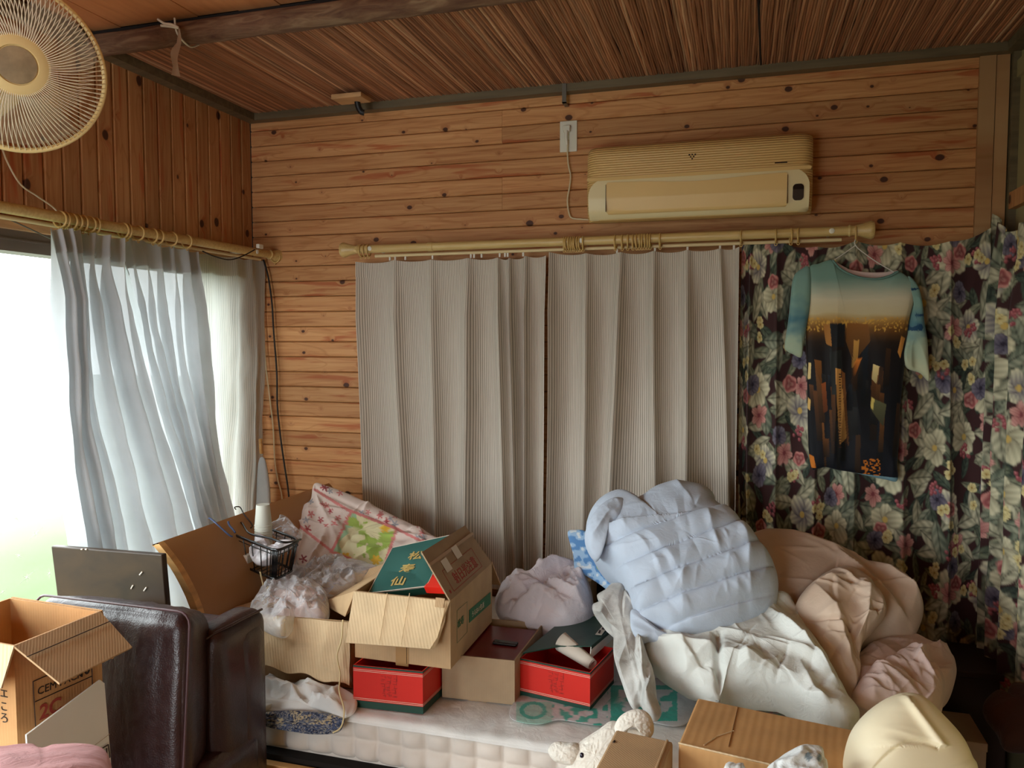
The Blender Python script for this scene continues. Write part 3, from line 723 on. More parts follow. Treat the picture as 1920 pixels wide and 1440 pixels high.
# ------------------------------------------------------------------ floral print painted into an array
def floral_tile(seed, S=640, W=.62):
    """a repeating print: S pixels for W metres"""
    rg = np.random.RandomState(seed); img = np.ones((S, S, 3))*np.array([58, 36, 36.])
    yy, xx = np.mgrid[0:S, 0:S].astype(float)
    def win(cx, cy, R):
        x0 = int(cx-R); y0 = int(cy-R); n = int(2*R)+1
        ix = (np.arange(x0, x0+n) % S); iy = (np.arange(y0, y0+n) % S)
        X, Y = np.meshgrid(np.arange(x0, x0+n)-cx, np.arange(y0, y0+n)-cy); return ix, iy, X, Y
    def put(ix, iy, m, c):
        sub = img[np.ix_(iy, ix)]; m = m[..., None]; img[np.ix_(iy, ix)] = sub*(1-m)+c*m
    def leaf(cx, cy, L, Wd, a, c1, c2, vein=True):
        ix, iy, X, Y = win(cx, cy, L*1.1); u = (X*math.cos(a)+Y*math.sin(a))/L; v = (-X*math.sin(a)+Y*math.cos(a))/Wd
        prof = np.clip(1-u**2, 0, 1)**.8*(1-.25*u); d = prof-np.abs(v+.12*np.sin(u*3))
        m = np.clip(d*8, 0, 1)*(np.abs(u) < 1)
        sh = np.clip(.5+.5*v+.25*np.sin(u*14+np.abs(v)*6), 0, 1)[..., None]; c = np.array(c1)*(1-sh)+np.array(c2)*sh
        if vein: c = c*(1-.35*np.exp(-(v/.09)**2)[..., None])
        c = c*(.65+.35*np.clip(d*3, 0, 1))[..., None]
        put(ix, iy, m, c)
    def flower(cx, cy, R, n, a, c1, c2, cc, wd=.42):
        for k in range(n):
            t = a+2*math.pi*k/n+rg.randn()*.08; L = R*(.52+.06*rg.randn())
            px, py = cx+math.cos(t)*L*.95, cy+math.sin(t)*L*.95
            ix, iy, X, Y = win(px, py, L*1.25); u = (X*math.cos(t)+Y*math.sin(t))/L; v = (-X*math.sin(t)+Y*math.cos(t))/(L*wd*1.9)
            d = 1-np.sqrt(u*u+v*v)+.05*np.sin(v*9); m = np.clip(d*7, 0, 1)
            s = np.clip(.5+.55*u+.15*np.sin(v*12), 0, 1)[..., None]; c = np.array(c2)*(1-s)+np.array(c1)*s
            c = c*(.68+.32*np.clip(d*4, 0, 1))[..., None]; put(ix, iy, m, c)
        ix, iy, X, Y = win(cx, cy, R*.3); d = 1-np.hypot(X, Y)/(R*.2); put(ix, iy, np.clip(d*4, 0, 1), np.array(cc))
    def rose(cx, cy, R, a):
        ix, iy, X, Y = win(cx, cy, R*1.1); r = np.hypot(X, Y*1.15)/R; th = np.arctan2(Y, X)
        sp = .5+.5*np.sin(r*9+np.sin(th*3+a)*1.6); m = np.clip((1+.07*np.sin(th*5+a)-r)*8, 0, 1)
        c = np.array([150, 80, 80])*(1-sp[..., None])+np.array([196, 136, 126])*sp[..., None]; c = c*(1.05-.35*np.clip(1-r, 0, 1))[..., None]; put(ix, iy, m, c)
    def berries(cx, cy, R):
        for k in range(14):
            t = rg.rand()*6.28; q = R*math.sqrt(rg.rand()); ix, iy, X, Y = win(cx+q*math.cos(t), cy+q*math.sin(t), 7.5)
            r = np.hypot(X, Y)/6.2; c = np.array([132, 68, 72])+np.array([60, 52, 50])*np.clip(1-np.hypot(X+2, Y+2)/5, 0, 1)[..., None]; put(ix, iy, np.clip((1-r)*4, 0, 1), c)
    G = [((92, 100, 84), (54, 64, 54)), ((116, 120, 98), (72, 80, 66)), ((76, 86, 74), (46, 54, 48)), ((146, 146, 120), (96, 100, 82))]
    CR = ((206, 200, 168), (150, 148, 118))
    def pts(n, dmin):
        out = []
        for _ in range(4000):
            p = rg.rand(2)*S
            if all(np.linalg.norm((p-q+S/2) % S-S/2) > dmin for q in out): out.append(p)
            if len(out) >= n: break
        return out
    for x, y in pts(230, 30): c = G[rg.randint(4)]; leaf(x, y, 36+rg.rand()*22, 11+rg.rand()*7, rg.rand()*6.28, *c)
    for x, y in pts(70, 66):
        a = rg.rand()*6.28
        for k in range(rg.randint(2, 4)): leaf(x+22*math.cos(a+k), y+22*math.sin(a+k), 44+rg.rand()*18, 18+rg.rand()*9, a+k*.8, *( ((190, 184, 156), (118, 118, 98)) if rg.rand() < .6 else ((150, 152, 130), (84, 92, 78))))
    for x, y in pts(30, 108): flower(x, y, 44+rg.rand()*10, 5, rg.rand()*6, CR[0], (140, 134, 110) if rg.rand() < .6 else (104, 98, 104), (190, 160, 90), .48)
    for x, y in pts(18, 130): flower(x, y, 34, 6, rg.rand()*6, (200, 152, 140), (150, 88, 86), (120, 60, 64), .36)
    for x, y in pts(14, 140): rose(x, y, 24+rg.rand()*6, rg.rand()*6)
    for x, y in pts(14, 140): flower(x, y, 30, 5, rg.rand()*6, (118, 112, 122), (70, 64, 80), (44, 38, 50), .6)
    for x, y in pts(20, 110): berries(x, y, 20)
    for x, y in pts(26, 90):
        for k in range(3): flower(x+rg.randn()*13, y+rg.randn()*13, 15, 5, rg.rand()*6, (214, 202, 150), (184, 164, 108), (150, 116, 60), .5)
    return lin(np.clip(img, 0, 255)), S/W
FT, FS = floral_tile(7, 860, 1.12)
def sample_floral(uv, off=(0, 0)):
    S = FT.shape[0]; x = (uv[:, 0]*FS+off[0]) % S; y = (-uv[:, 1]*FS+off[1]) % S
    x0 = x.astype(int) % S; y0 = y.astype(int) % S; fx = (x-np.floor(x))[:, None]; fy = (y-np.floor(y))[:, None]; x1 = (x0+1) % S; y1 = (y0+1) % S
    return FT[y0, x0]*(1-fx)*(1-fy)+FT[y0, x1]*fx*(1-fy)+FT[y1, x0]*(1-fx)*fy+FT[y1, x1]*fx*fy
fl_col = lambda off: (lambda uv, v: sample_floral(np.stack([uv[:, 0], v[:, 2]], 1), off))
wfl = lambda v: .006*creases(v[:, [0, 2]], 1.45, 7, 9, 1.0, 6)+.003*fbm(v*[6, 1, 6], 2, 3)
drape('floral_curtain', 'dark floral curtain on the back wall, right behind the hanging shirt', [
    [(1391, 452), (1386, 700), (1384, 1000), (1384, 1240)], [(1408, 452), (1402, 700), (1400, 1000), (1400, 1240)], [(1457, 450), (1454, 700), (1452, 1000), (1450, 1240)], [(1530, 463), (1528, 700), (1524, 1000), (1520, 1240)],
    [(1604, 452), (1600, 700), (1598, 1000), (1596, 1240)], [(1688, 455), (1690, 700), (1690, 1000), (1690, 1240)], [(1780, 453), (1778, 700), (1776, 1000), (1770, 1240)], [(1856, 428), (1852, 700), (1846, 1000), (1842, 1240)]],
    'y', -.085, .016, M['printed'], wr=wfl, seed=6, nt_=520, nb=58, color=fl_col((0, 0)), sharp=.07, flat=.6, sag=.012)
yy0 = [P(1868, 420, 'x', .80)[1], ]
fo = []
for k, (yt) in enumerate((-.06, -.13, -.20, -.33, -.50, -.68, -.9)):
    def ppx(yv, z): 
        a, b = project(np.array([[.80, yv, z]])); return (float(a[0]), float(b[0]))
    zt_ = 1.915-.05*min(k, 2)+.01*k
    fo.append([ppx(yt, zt_), ppx(yt-.01, 1.4), ppx(yt-.015, .9), ppx(yt-.02, .35)])
drape('floral_curtain', 'dark floral curtain turning the corner onto the right wall, gathered at its top', fo, 'x', .80, .022, M['printed'], wr=lambda v: .004*fbm(v*[1, 8, 6], 2, 3), seed=8, nt_=480, nb=34, color=fl_col((230, 120)), sharp=.15, flat=.5)

# ================================================================== AIR CONDITIONER
ax0, ax1, az0, az1 = -.552, .222, 1.925, 2.19
ac = thing('air_conditioner', (-.165, 0, az0), 'yellowed wall air conditioner with ribbed cover above the back curtain rod', 'air conditioner')
def acbody():
    # side profile (y,z), swept along x with rounded ends
    prof = [(-.001, az1-.01), (-.03, az1+.012), (-.15, az1+.008), (-.183, az1-.008), (-.197, az1-.04), (-.205, 2.06), (-.203, 2.0), (-.190, 1.955), (-.165, 1.93), (-.12, az0+.003), (-.03, az0+.015), (-.001, az0+.02)]
    pr = even(smoothpts(prof, 80), 60, False); cy, cz = -.08, (az0+az1)/2; vs = []
    steps = [(0, .0, .955), (.004, .25, .965), (.012, .6, .98), (.025, .85, .992), (.045, 1, 1), (.3, 1, 1), (.5, 1, 1)]
    xs_ = []
    for dx, sy, sz in steps: xs_.append((ax0+dx*(ax1-ax0) if dx >= .3 else ax0+dx, sy, sz))
    for dx, sy, sz in steps[::-1][1:]: xs_.append((ax1-(dx*(ax1-ax0) if dx >= .3 else dx), sy, sz))
    for x_, sy, sz in xs_:
        f = .80+.20*sy
        for y_, z_ in pr: vs.append((x_, y_*f, cz+(z_-cz)*sz))
    n = len(pr); f = grid_faces(len(xs_), n); f += [tuple(range(n)), tuple((len(xs_)-1)*n+k for k in range(n))[::-1]]
    f += [(i*n, (i+1)*n, (i+1)*n+n-1, i*n+n-1) for i in range(len(xs_)-1)]
    return mk('cover', vs, f, M['ac_rib'], ac)
autosmooth(acbody(), 50)
def acplate(name, x0, x1, z0, z1, r, yf, th, m, par, corners=(1, 1, 1, 1), dip=0):
    """plate on the curved lower front; yf(z) gives the surface"""
    out = []
    for (cx, cz, a0, on) in ((x1-r, z1-r, 0, corners[0]), (x0+r, z1-r, 90, corners[1]), (x0+r, z0+r, 180, corners[2]), (x1-r, z0+r, 270, corners[3])):
        if on:
            for a in np.radians(np.linspace(a0, a0+90, 10)): out.append((cx+r*math.cos(a), cz+r*math.sin(a)))
        else: s = math.radians(a0+45); out.append((cx+r*(1 if math.cos(s) > 0 else -1), cz+r*(1 if math.sin(s) > 0 else -1)))
    o2 = even(np.array(out), 160)
    if dip: o2[:, 1] = np.where(o2[:, 1] > z1-.004, z1-dip*np.exp(-(((o2[:, 0]-(x0+x1)/2-.01)/.16)**2)), o2[:, 1])
    c = np.array([(x0+x1)/2, (z0+z1)/2]); vs = []; R_ = 14
    for k in range(R_+1):
        q = c+(o2-c)*(k/R_ if k else .001); vs += [(a, yf(b)-th, b) for a, b in q]
    vs += [(a, yf(b)+.002, b) for a, b in o2]
    return mk(name, vs, grid_faces(R_+2, 160, True), m, par)
def ysurf(z):                                   # front surface of the body
    zs = [1.90, 1.925, 1.932, 1.955, 2.0, 2.06, 2.15, 2.2]; ys = [-.11, -.13, -.170, -.193, -.2045, -.206, -.199, -.19]
    return float(np.interp(z, zs, ys))
autosmooth(acplate('lower_frame', ax0+.012, ax1-.012, az0+.006, 2.072, .06, ysurf, .0025, M['ac_light'], ac, (1, 1, 0, 0), 0), 60)
autosmooth(acplate('louver', ax0+.078, ax1-.082, az0+.022, 2.058, .006, ysurf, .007, M['ac'], ac, (1, 1, 1, 1), .012), 60)
autosmooth(acplate('rim', ax0+.006, ax1-.006, 2.066, 2.078, .004, ysurf, .004, M['ac'], ac), 60)
MB().box((ax1-.083, -.203, az0+.03), (ax1-.0815, -.2145, 2.05)).build('gap', M['black'], ac); MB().box((ax0+.0765, -.203, az0+.03), (ax0+.078, -.2145, 2.05)).build('gap', M['black'], ac)
autosmooth(acplate('display', ax1-.065, ax1-.03, 1.965, 2.018, .012, ysurf, .006, M['black'], ac), 60)
for i, (qx, qz) in enumerate(((-.010, 2.1395), (0, 2.1395), (.010, 2.1395), (-.005, 2.1325), (.005, 2.1325), (0, 2.1255))):
    MB().lathe((-.175+qx, ysurf(2.13)+.001, qz), (0, -1, 0), [(.0026, 0), (.0026, .002), (.0015, .0025)], 12).build('logo_dot', M['black'], ac)
MB().box((.098, ysurf(2.09)-.0015, 2.091), (.138, ysurf(2.09)+.003, 2.095)).build('slot', M['black'], ac)
MB().box((ax0+.012, -.10, az1-.0), (ax1-.012, -.0, az1+.016)).build('top_plate', M['ac_light'], ac)

ol = thing('wall_outlet', (-.658, 0, 2.225), 'ivory power outlet plate with a white plug left of the air conditioner', 'outlet')
MB().box((-.692, -.008, 2.226), (-.624, 0, 2.344)).build('plate', M['white_plastic'], ol, auto=.002)
MB().box((-.676, -.030, 2.300), (-.648, -.008, 2.322)).build('plug', M['white_plastic'], ol, auto=.003)
autosmooth(MB().tube([(-.662, -.028, 2.302), (-.662, -.03, 2.275), (-.66, -.022, 2.25)], [.008, .006, .0035], 10).build('plug_neck', M['white_plastic'], ol))
def px_path(L, ax, v): return [P(x, y, ax, v) for x, y in L]
cb_ = MB().tube(smoothpts(px_path([(1065, 262), (1064, 285), (1066, 310), (1070, 330), (1068, 350), (1064, 375), (1067, 400), (1073, 409), (1090, 411), (1104, 412)], 'y', -.018), 60), .0032, 8).build('power_cord', M['white_cable'], None, True)
tag(cb_, 'twisted white power cord running from the outlet plug down to the air conditioner', 'cord')

# small block and cable on the ceiling trim, metal bracket
c = P(660, 190, 'z', ZC-.03); bk = thing('cable_block', (c[0], -.09, ZC-.03), 'small pale wooden block with a black cable stub at the ceiling trim', 'block')
bx, by = P(660, 190, 'z', ZC-.034)[:2]
MB().box((bx-.065, by-.05, ZC-.034), (bx+.065, by+.035, ZC-.016)).build('wood_block', M['jamb'], bk, auto=.002)
autosmooth(MB().tube(smoothpts([(bx+.015, by+.015, ZC-.03), (bx+.016, by+.022, ZC-.05), (bx+.024, by+.028, ZC-.068), (bx+.036, by+.034, ZC-.072)], 12), .012, 10).build('cable_stub', M['black_cable'], bk))
q = P(1058, 172, 'y', -.05)
br = MB().box((q[0]-.008, -.052, ZC-.075), (q[0]+.008, -.046, ZC-.002)).box((q[0]-.008, -.052, ZC-.075), (q[0]+.008, -.0, ZC-.071)).build('metal_bracket', M['steel']); tag(br, 'small grey metal strap hanging from the ceiling trim above the outlet', 'bracket')

# white strip tied round the log
sp = thing('plastic_strip', P(330, 60, 'y', YB-.07), 'white plastic strip knotted on the ceiling log, hanging above the fan', 'strip')
q = lambda x, y: P(x, y, 'y', YB-.085)
a, b_, c_, d_ = q(334, 52), q(337, 54), q(336, 143), q(317, 143)
mk('strip_tail', np.vstack([np.array([a*(1-t)+d_*t+[0, .012*math.sin(t*9), 0], (a+b_)/2*(1-t)+(c_+d_)/2*t+[0, -.012*t, 0], b_*(1-t)+c_*t+[0, .008*math.sin(t*7), 0]]) for t in np.linspace(0, 1, 12)]), grid_faces(12, 3), M['cone'], sp, True)
MB().tube(smoothpts([q(296, 36), q(308, 44), q(322, 46), q(334, 52), q(320, 50), q(302, 48)], 24), .004, 6).build('knot', M['white_plastic'], sp, True)
MB().tube(smoothpts([(sp.location[0]+.0, YB-.075, ZC+.0), (sp.location[0]+.005, YB-.07, ZC-.045), (sp.location[0], YB-.01, ZC-.062), (sp.location[0], YB+.035, ZC-.04)], 16), .003, 6).build('loop', M['white_plastic'], sp, True)

# ================================================================== WALL FAN
fc = CAM+ray(28, 125)*1.80; fdir = CAM-fc+np.array([.25, 0, .15]); fdir /= np.linalg.norm(fdir)
fan = thing('wall_fan', fc, 'cream wall fan with wire guard at the top left above the window rod', 'fan')
u_ = np.cross([0, 0, 1.0], fdir); u_ /= np.linalg.norm(u_); v_ = np.cross(fdir, u_)
L3 = lambda a, b, c: fc+u_*a+v_*b+fdir*c
FR = .187; an = np.linspace(0, 2*math.pi, 72, endpoint=False)
autosmooth(MB().tube([L3(FR*math.cos(a), FR*math.sin(a), 0) for a in an], .0062, 10, True).build('outer_ring', M['fan_cream'], fan))
for nm, sg, bul in (('front_guard', 1, .048), ('rear_guard', -1, .06)):
    g_ = MB(); nw = 104
    for k in range(nw):
        a = 2*math.pi*k/nw; pts = []
        for s in np.linspace(0, 1, 9):
            r = .062+(FR-.062)*s; tw = .10*s**1.5*sg+.12*s; h = sg*bul*math.sqrt(max(0, 1-(max(0, s-.0))**2.6)); pts.append(L3(r*math.cos(a+tw), r*math.sin(a+tw), h+(.004*sg)))
        g_.tube(pts, .0011, 5, caps=False)
    o = g_.build(nm, M['fan_wire'], fan, True); tag(o, kind='stuff')
autosmooth(MB().lathe(L3(0, 0, .045), fdir, [(.066, 0), (.068, .004), (.062, .009), (.044, .012), (.042, .008)], 48).build('hub_ring', M['fan_cream'], fan))
autosmooth(MB().lathe(L3(0, 0, .048), fdir, [(.043, 0), (.040, .008), (.02, .011), (.003, .012)], 40).build('hub_badge', M['fan_hub'], fan))
M['blade'] = film('clear_grey_blade', (200, 190, 165), .35, .3)
for k in range(3):
    b0 = 2*math.pi*k/3+.55; vs = []
    for i, s in enumerate(np.linspace(.18, .93, 12)):
        for j in np.linspace(-.5, .5, 8):
            wdt = .55+.75*math.sin(s*2.6); a = b0+j*wdt+.25*s; r = FR*s; vs.append(L3(r*math.cos(a), r*math.sin(a), .01-.028*j))
    MB().add(vs, grid_faces(12, 8)).build('blade', M['blade'], fan, True)
autosmooth(MB().lathe(L3(0, 0, .04), -fdir, [(.03, 0), (.034, .02), (.03, .07)], 32).build('spinner', M['fan_hub'], fan))
autosmooth(MB().lathe(L3(0, 0, -.05), -fdir, [(.05, 0), (.062, .015), (.06, .08), (.045, .11), (.01, .115)], 32).build('motor_housing', M['fan_cream'], fan))
wpt = np.array([XL+.005, fc[1]+.12, fc[2]-.13])
autosmooth(MB().tube(smoothpts([L3(0, 0, -.12), L3(0, -.06, -.15), wpt+[.08, 0, .02], wpt+[.02, 0, 0]], 16), .022, 14).build('neck', M['fan_cream'], fan))
MB().box(wpt-[.005, .05, .09], wpt+[.03, .05, .06]).build('wall_mount', M['fan_cream'], fan, auto=.006)
fcord = MB().tube(smoothpts([P(0, 262, 'x', XL+.012), P(12, 300, 'x', XL+.012), P(38, 345, 'x', XL+.012), P(70, 368, 'x', XL+.012), P(103, 392, 'x', XL+.012), P(120, 420, 'x', XL+.012)], 40), .0028, 8).build('fan_cord', M['white_cable'], None, True)
tag(fcord, 'thin pale cord looping down the planks below the fan', 'cord')

# cables in the corner
kb = MB().tube(smoothpts([P(x, y, 'y', -.03) for x, y in ((494, 487), (503, 520), (510, 570), (513, 620), (519, 700), (520, 760), (526, 820), (533, 870), (541, 925), (546, 1000), (548, 1100))], 80), .0038, 8).build('black_cable', M['black_cable'], None, True)
tag(kb, 'black cable hanging down the back wall near the left corner', 'cable')
kw = MB().tube(smoothpts([P(x, y, 'y', -.02) for x, y in ((493, 490), (492, 560), (495, 630), (499, 690), (505, 740), (512, 800), (515, 860), (521, 900), (529, 935), (534, 1020))], 80), .003, 8).build('ivory_cable', M['white_cable'], None, True)
tag(kw, 'thin ivory cable hanging beside the black one near the left corner', 'cable')
lw_ = MB().tube(smoothpts([P(380, 471, 'x', -1.93), P(400, 480, 'x', -1.94), P(430, 487, 'x', -1.94), P(455, 480, 'x', -1.93), P(478, 468, 'x', -1.92)], 24), .0025, 6).build('loose_wire', M['black_cable'], None, True)
tag(lw_, 'short loose wire looped under the far end of the left rod', 'wire')
pc = P(487, 462, 'x', -1.95); pcl = MB().box(pc-[.008, .016, .009], pc+[.008, .016, .009]).build('plastic_clip', M['white_plastic'], None, auto=.003); tag(pcl, 'clear plastic clip sitting on the far end of the left rod', 'clip')
tw0 = Plane(P(490, 860, 'y', -.1), P(505, 860, 'y', -.1), P(490, 940, 'y', -.1))
tb = puff('curtain_tieback', [(488, 858), (497, 862), (504, 900), (507, 940), (505, 990), (480, 990), (482, 930), (484, 880)], tw0, .015, .012, M['sheer'], None, segs=60, rings=20); tag(tb, 'white cloth tieback hanging on a wooden peg beside the far sheer curtain', 'tieback')
pgc = P(490, 840, 'y', -.1); pg = MB().tube([pgc+[-.004, 0, .04], pgc+[0, 0, -.025]], .008, 8).build('wooden_peg', M['light_edge'], None, True); tag(pg, 'small wooden clip above the white tieback in the left corner', 'clip')
# thin wire stretched behind the left rod
sw = MB().tube([P(2, 404, 'x', -2.03), P(96, 448, 'x', -2.03)], .0022, 6).build('drying_wire', M['steel'], None, True); tag(sw, 'thin dark wire stretched behind the left rod over the window head', 'wire')
# curtain gliders under the inner rods
gp = MB().box((-.0035, -.002, -.016), (.0035, .002, 0)).build('curtain_glider', M['hook'], None, local=True)
gf = True
for k, px in enumerate((731, 741, 760, 811, 883, 889, 903, 937, 947, 952, 981, 1157, 1228, 1289, 1350, 1376)):
    o = gp if gf else gp.copy()
    if not gf: COL.objects.link(o)
    gf = False; pp = P(px, 470, 'y', -.095); o.location = (float(pp[0]), -.095, RZ-.030); tag(o, ORD[k]+' clear glider from left on the inner pole above the striped curtains', 'glider', 'gliders on the back rod')

# ================================================================== BED
ZM = .472; YM = -1.15; XB0, XB1 = -1.50, .42
bed = thing('bed', (-.6, -.6, 0), 'low single bed with an ochre curved headboard standing along the back wall', 'bed')
# curved headboard, profile in x-z, running along y
def headboard():
    prof = [(-1.475, .05), (-1.465, .30), (-1.468, .45), (-1.482, .60), (-1.512, .72), (-1.568, .82), (-1.622, .880), (-1.642, .898)]
    f_ = smoothpts(prof, 24); back = f_+np.array([-.024, -.004]); back[-1] = f_[-1]+[-.02, -.012]
    loop = np.vstack([f_, back[::-1]]); vs = []; n = len(loop)
    ys = (-1.115, -.15)
    for yy in ys: vs += [(a, yy, b) for a, b in loop]
    f = [(i, (i+1) % n, n+(i+1) % n, n+i) for i in range(n)]
    h = mk('headboard', vs, f, M['laminate'], bed); autosmooth(h, 50)
    for nm, y0, y1 in (('edge_panel', -1.138, -1.115),):
        vs = [(a, y0, b) for a, b in loop]+[(a, y1, b) for a, b in loop]
        m_ = len(f_)
        f = [(i, (i+1) % n, n+(i+1) % n, n+i) for i in range(n)]+[(i, i+1, n-2-i, n-1-i) for i in range(m_-1)]+[(n+i, 2*n-1-i, 2*n-2-i, n+i+1) for i in range(m_-1)]
        autosmooth(mk(nm, vs, f, M['light_edge'], h), 50)
headboard()
MB().box((-1.49, -1.205, .10), (XB1, -1.18, .325)).build('side_rail', M['light_edge'], bed, auto=.003)
MB().box((-1.47, -1.175, .28), (XB1-.02, -.12, .338)).build('slat_base', M['dark'], bed)
MB().box((-1.49, -.12, .10), (XB1, -.10, .33)).build('side_rail', M['light_edge'], bed)
for lx in (-1.47, XB1-.06):
    for ly in (-1.17, -.14): MB().box((lx, ly, 0), (lx+.05, ly+.05, .28)).build('leg', M['light_edge'], bed)
# mattress with quilted cells
mt = thing('mattress', (-.6, -.6, .338), 'off-white quilted mattress lying on the low bed', 'mattress')
nx = 340; nz = 30; xs = np.linspace(XB0+.03, XB1, nx); zs = np.linspace(.338, ZM, nz)
X, Z = np.meshgrid(xs, zs, indexing='ij')
cell = (np.abs(np.sin(np.pi*X/.0715))*np.abs(np.sin(np.pi*(Z-.338)/.0672)))**.4
Y = YM+.008-.022*cell+.004*fbm(np.stack([X.ravel()*12, Z.ravel()*12, 0*X.ravel()], 1), 2, 2).reshape(X.shape)+.02*(np.abs((Z-.405)/.067)**6)
mk('quilted_side', np.stack([X, Y, Z], -1).reshape(-1, 3), grid_faces(nx, nz), M['mattress'], mt, True)
MB().box((XB0+.03, YM+.012, .338), (XB1, -.12, ZM-.003)).build('core', M['mattress'], mt)
# sheet over the mattress
hem = [(440, 1335), (480, 1338), (533, 1332), (589, 1337), (641, 1346), (705, 1350), (749, 1352), (787, 1365), (884, 1371), (995, 1377), (1100, 1393), (1200, 1396), (1270, 1397), (1500, 1400), (1700, 1410)]
h3 = np.array([P(x, y, 'y', YM-.02) for x, y in hem]); nx = 300; xs = np.linspace(-1.465, .44, nx); hz = np.interp(xs, h3[:, 0], h3[:, 2]); hz = np.minimum(hz, ZM-.01)
rows = []
for y_ in np.linspace(-.12, YM+.01, 110): rows.append(np.stack([xs, np.full(nx, y_), np.full(nx, ZM+.006)], 1))
for k in range(1, 7):
    a = k/6*math.pi/2; rows.append(np.stack([xs, np.full(nx, YM+.01-.024*math.sin(a)), np.full(nx, ZM+.006-.012*(1-math.cos(a)))], 1))
for t in np.linspace(.1, 1, 16): rows.append(np.stack([xs, np.full(nx, YM-.018), (ZM-.008)*(1-t)+hz*t], 1))
v = np.vstack(rows); left = np.clip((-.95-v[:, 0])/.25, 0, 1)
d = .0035*creases(v[:, :2], .1, 9, 2)+(.016*left)*np.clip(creases(v[:, :2], .25, 14, 5, 1.5, 3), -.3, 1)+.003*fbm(v*14, 1, 3)
v[:, 2] += np.clip(d, -.004, .04)*(v[:, 1] > YM-.01)+.006*0; v[:, 1] -= np.abs(d)*.6*(v[:, 1] < YM+.02)
sh = mk('bed_sheet', v, grid_faces(len(rows), nx), M['white_cloth'], None, True)
md = sh.modifiers.new('t', 'SOLIDIFY'); md.thickness = .003; md.offset = 1
tag(sh, 'white bed sheet spread over the mattress, wrinkled and hanging over its front edge', 'sheet')
pl = Plane(P(486, 1290, 'y', -1.08), P(640, 1295, 'y', -1.08), P(560, 1340, 'y', -1.18))
fs_ = puff('bunched_sheet', [(470, 1282), (520, 1280), (580, 1285), (640, 1293), (668, 1310), (665, 1335), (640, 1345), (590, 1330), (530, 1326), (480, 1338), (465, 1310)], pl, .022, .012, M['white_cloth'], None, segs=160, rings=60,
     disp=lambda uv, r, px, py, v: folds(uv, 26, -.1, .4, .10, .012, .014, 3, (.17, .04))+folds(uv, 40, .2, 1, .05, .006, .006, 5, (.17, .04)))
tag(fs_, 'rumpled white cloth bunched under the left carton on the bed edge', 'cloth')
# crocheted rug
def rugcol(uv, px, py, v):
    a = vn(v*[420, 420, 420], 5); b = fbm(v*[60, 60, 60], 9, 2)
    c = np.where((a > .28)[:, None], np.array([160, 154, 142.]), np.where((a < -.25)[:, None], np.array([40, 46, 66.]), np.array([84, 94, 120.])))
    c = np.where(((b > .1) & (py < 1358))[:, None] & (a > -.1)[:, None], np.array([188, 172, 140.]), c); return lin(c)
pl = Plane(P(486, 1345, 'y', YM-.035), P(645, 1350, 'y', YM-.035), P(560, 1378, 'y', YM-.05))
rg_ = puff('crochet_mat', [(478, 1350), (495, 1337), (540, 1332), (600, 1336), (642, 1345), (644, 1358), (632, 1374), (590, 1377), (550, 1372), (505, 1364)], pl, .012, .01, M['printed'], None, segs=240, rings=80, color=rugcol,
     disp=lambda uv, r, px, py, v: .005*np.abs(np.sin(uv[:, 0]*420+vn(v*60)*2))*np.abs(np.sin(uv[:, 1]*260))+.003*vn(v*200, 4))
tag(rg_, 'blue and beige crocheted mat sticking out between sheet and mattress', 'mat')

# ================================================================== CARTONS
def text(par, s, org, xd, yd, size, m, name='print', depth=.0004, bold=0):
    c = bpy.data.curves.new('txt', 'FONT'); c.body = s; c.size = size; c.extrude = depth; c.offset = bold; c.resolution_u = 3
    o = bpy.data.objects.new('txt', c); COL.objects.link(o); me = bpy.data.meshes.new_from_object(o); bpy.data.objects.remove(o); bpy.data.curves.remove(c)
    v = np.zeros(len(me.vertices)*3); me.vertices.foreach_get('co', v); v = v.reshape(-1, 3)
    xd = np.array(xd, float); xd /= np.linalg.norm(xd); yd = np.array(yd, float); yd = yd-xd*(yd@xd); yd /= np.linalg.norm(yd); zd = np.cross(xd, yd)
    w_ = np.array(org)+v[:, 0:1]*xd+v[:, 1:2]*yd+v[:, 2:3]*zd-origin(par)
    me.vertices.foreach_set('co', w_.ravel()); me.materials.clear(); me.materials.append(m); me.update(); me.name = name
    q = bpy.data.objects.new(name, me); COL.objects.link(q); q.parent = par; return q
def open_box(par, c, e1, e2, h, t, m, name='body'):
    """four walls and a bottom; c = corner at the base, e1, e2 = edge vectors"""
    c = np.array(c); e1 = np.array(e1); e2 = np.array(e2); u1 = e1/np.linalg.norm(e1); u2 = e2/np.linalg.norm(e2); z = np.array([0, 0, 1.0])
    o = [c, c+e1, c+e1+e2, c+e2]; i = [c+u1*t+u2*t, c+e1-u1*t+u2*t, c+e1+e2-u1*t-u2*t, c+e2+u1*t-u2*t]
    v = o+[p+z*h for p in o]+[p+z*t for p in i]+[p+z*h for p in i]
    f = [(0, 3, 2, 1), (8, 9, 10, 11)]
    for k in range(4):
        l = (k+1) % 4; f += [(k, l, 4+l, 4+k), (4+k, 4+l, 12+l, 12+k), (12+k, 12+l, 8+l, 8+k)]
    return mk(name, v, f, m, par)
def flap(par, q, m, t=.004, name='flap'):
    q = [np.array(p, float) for p in q]; n = np.cross(q[1]-q[0], q[2]-q[0]); n /= np.linalg.norm(n); n *= -np.sign(n@(CAM-q[0]))
    return MB().slab(q, t, n).build(name, m, par)
Z3 = lambda p, z: np.array([p[0], p[1], z])
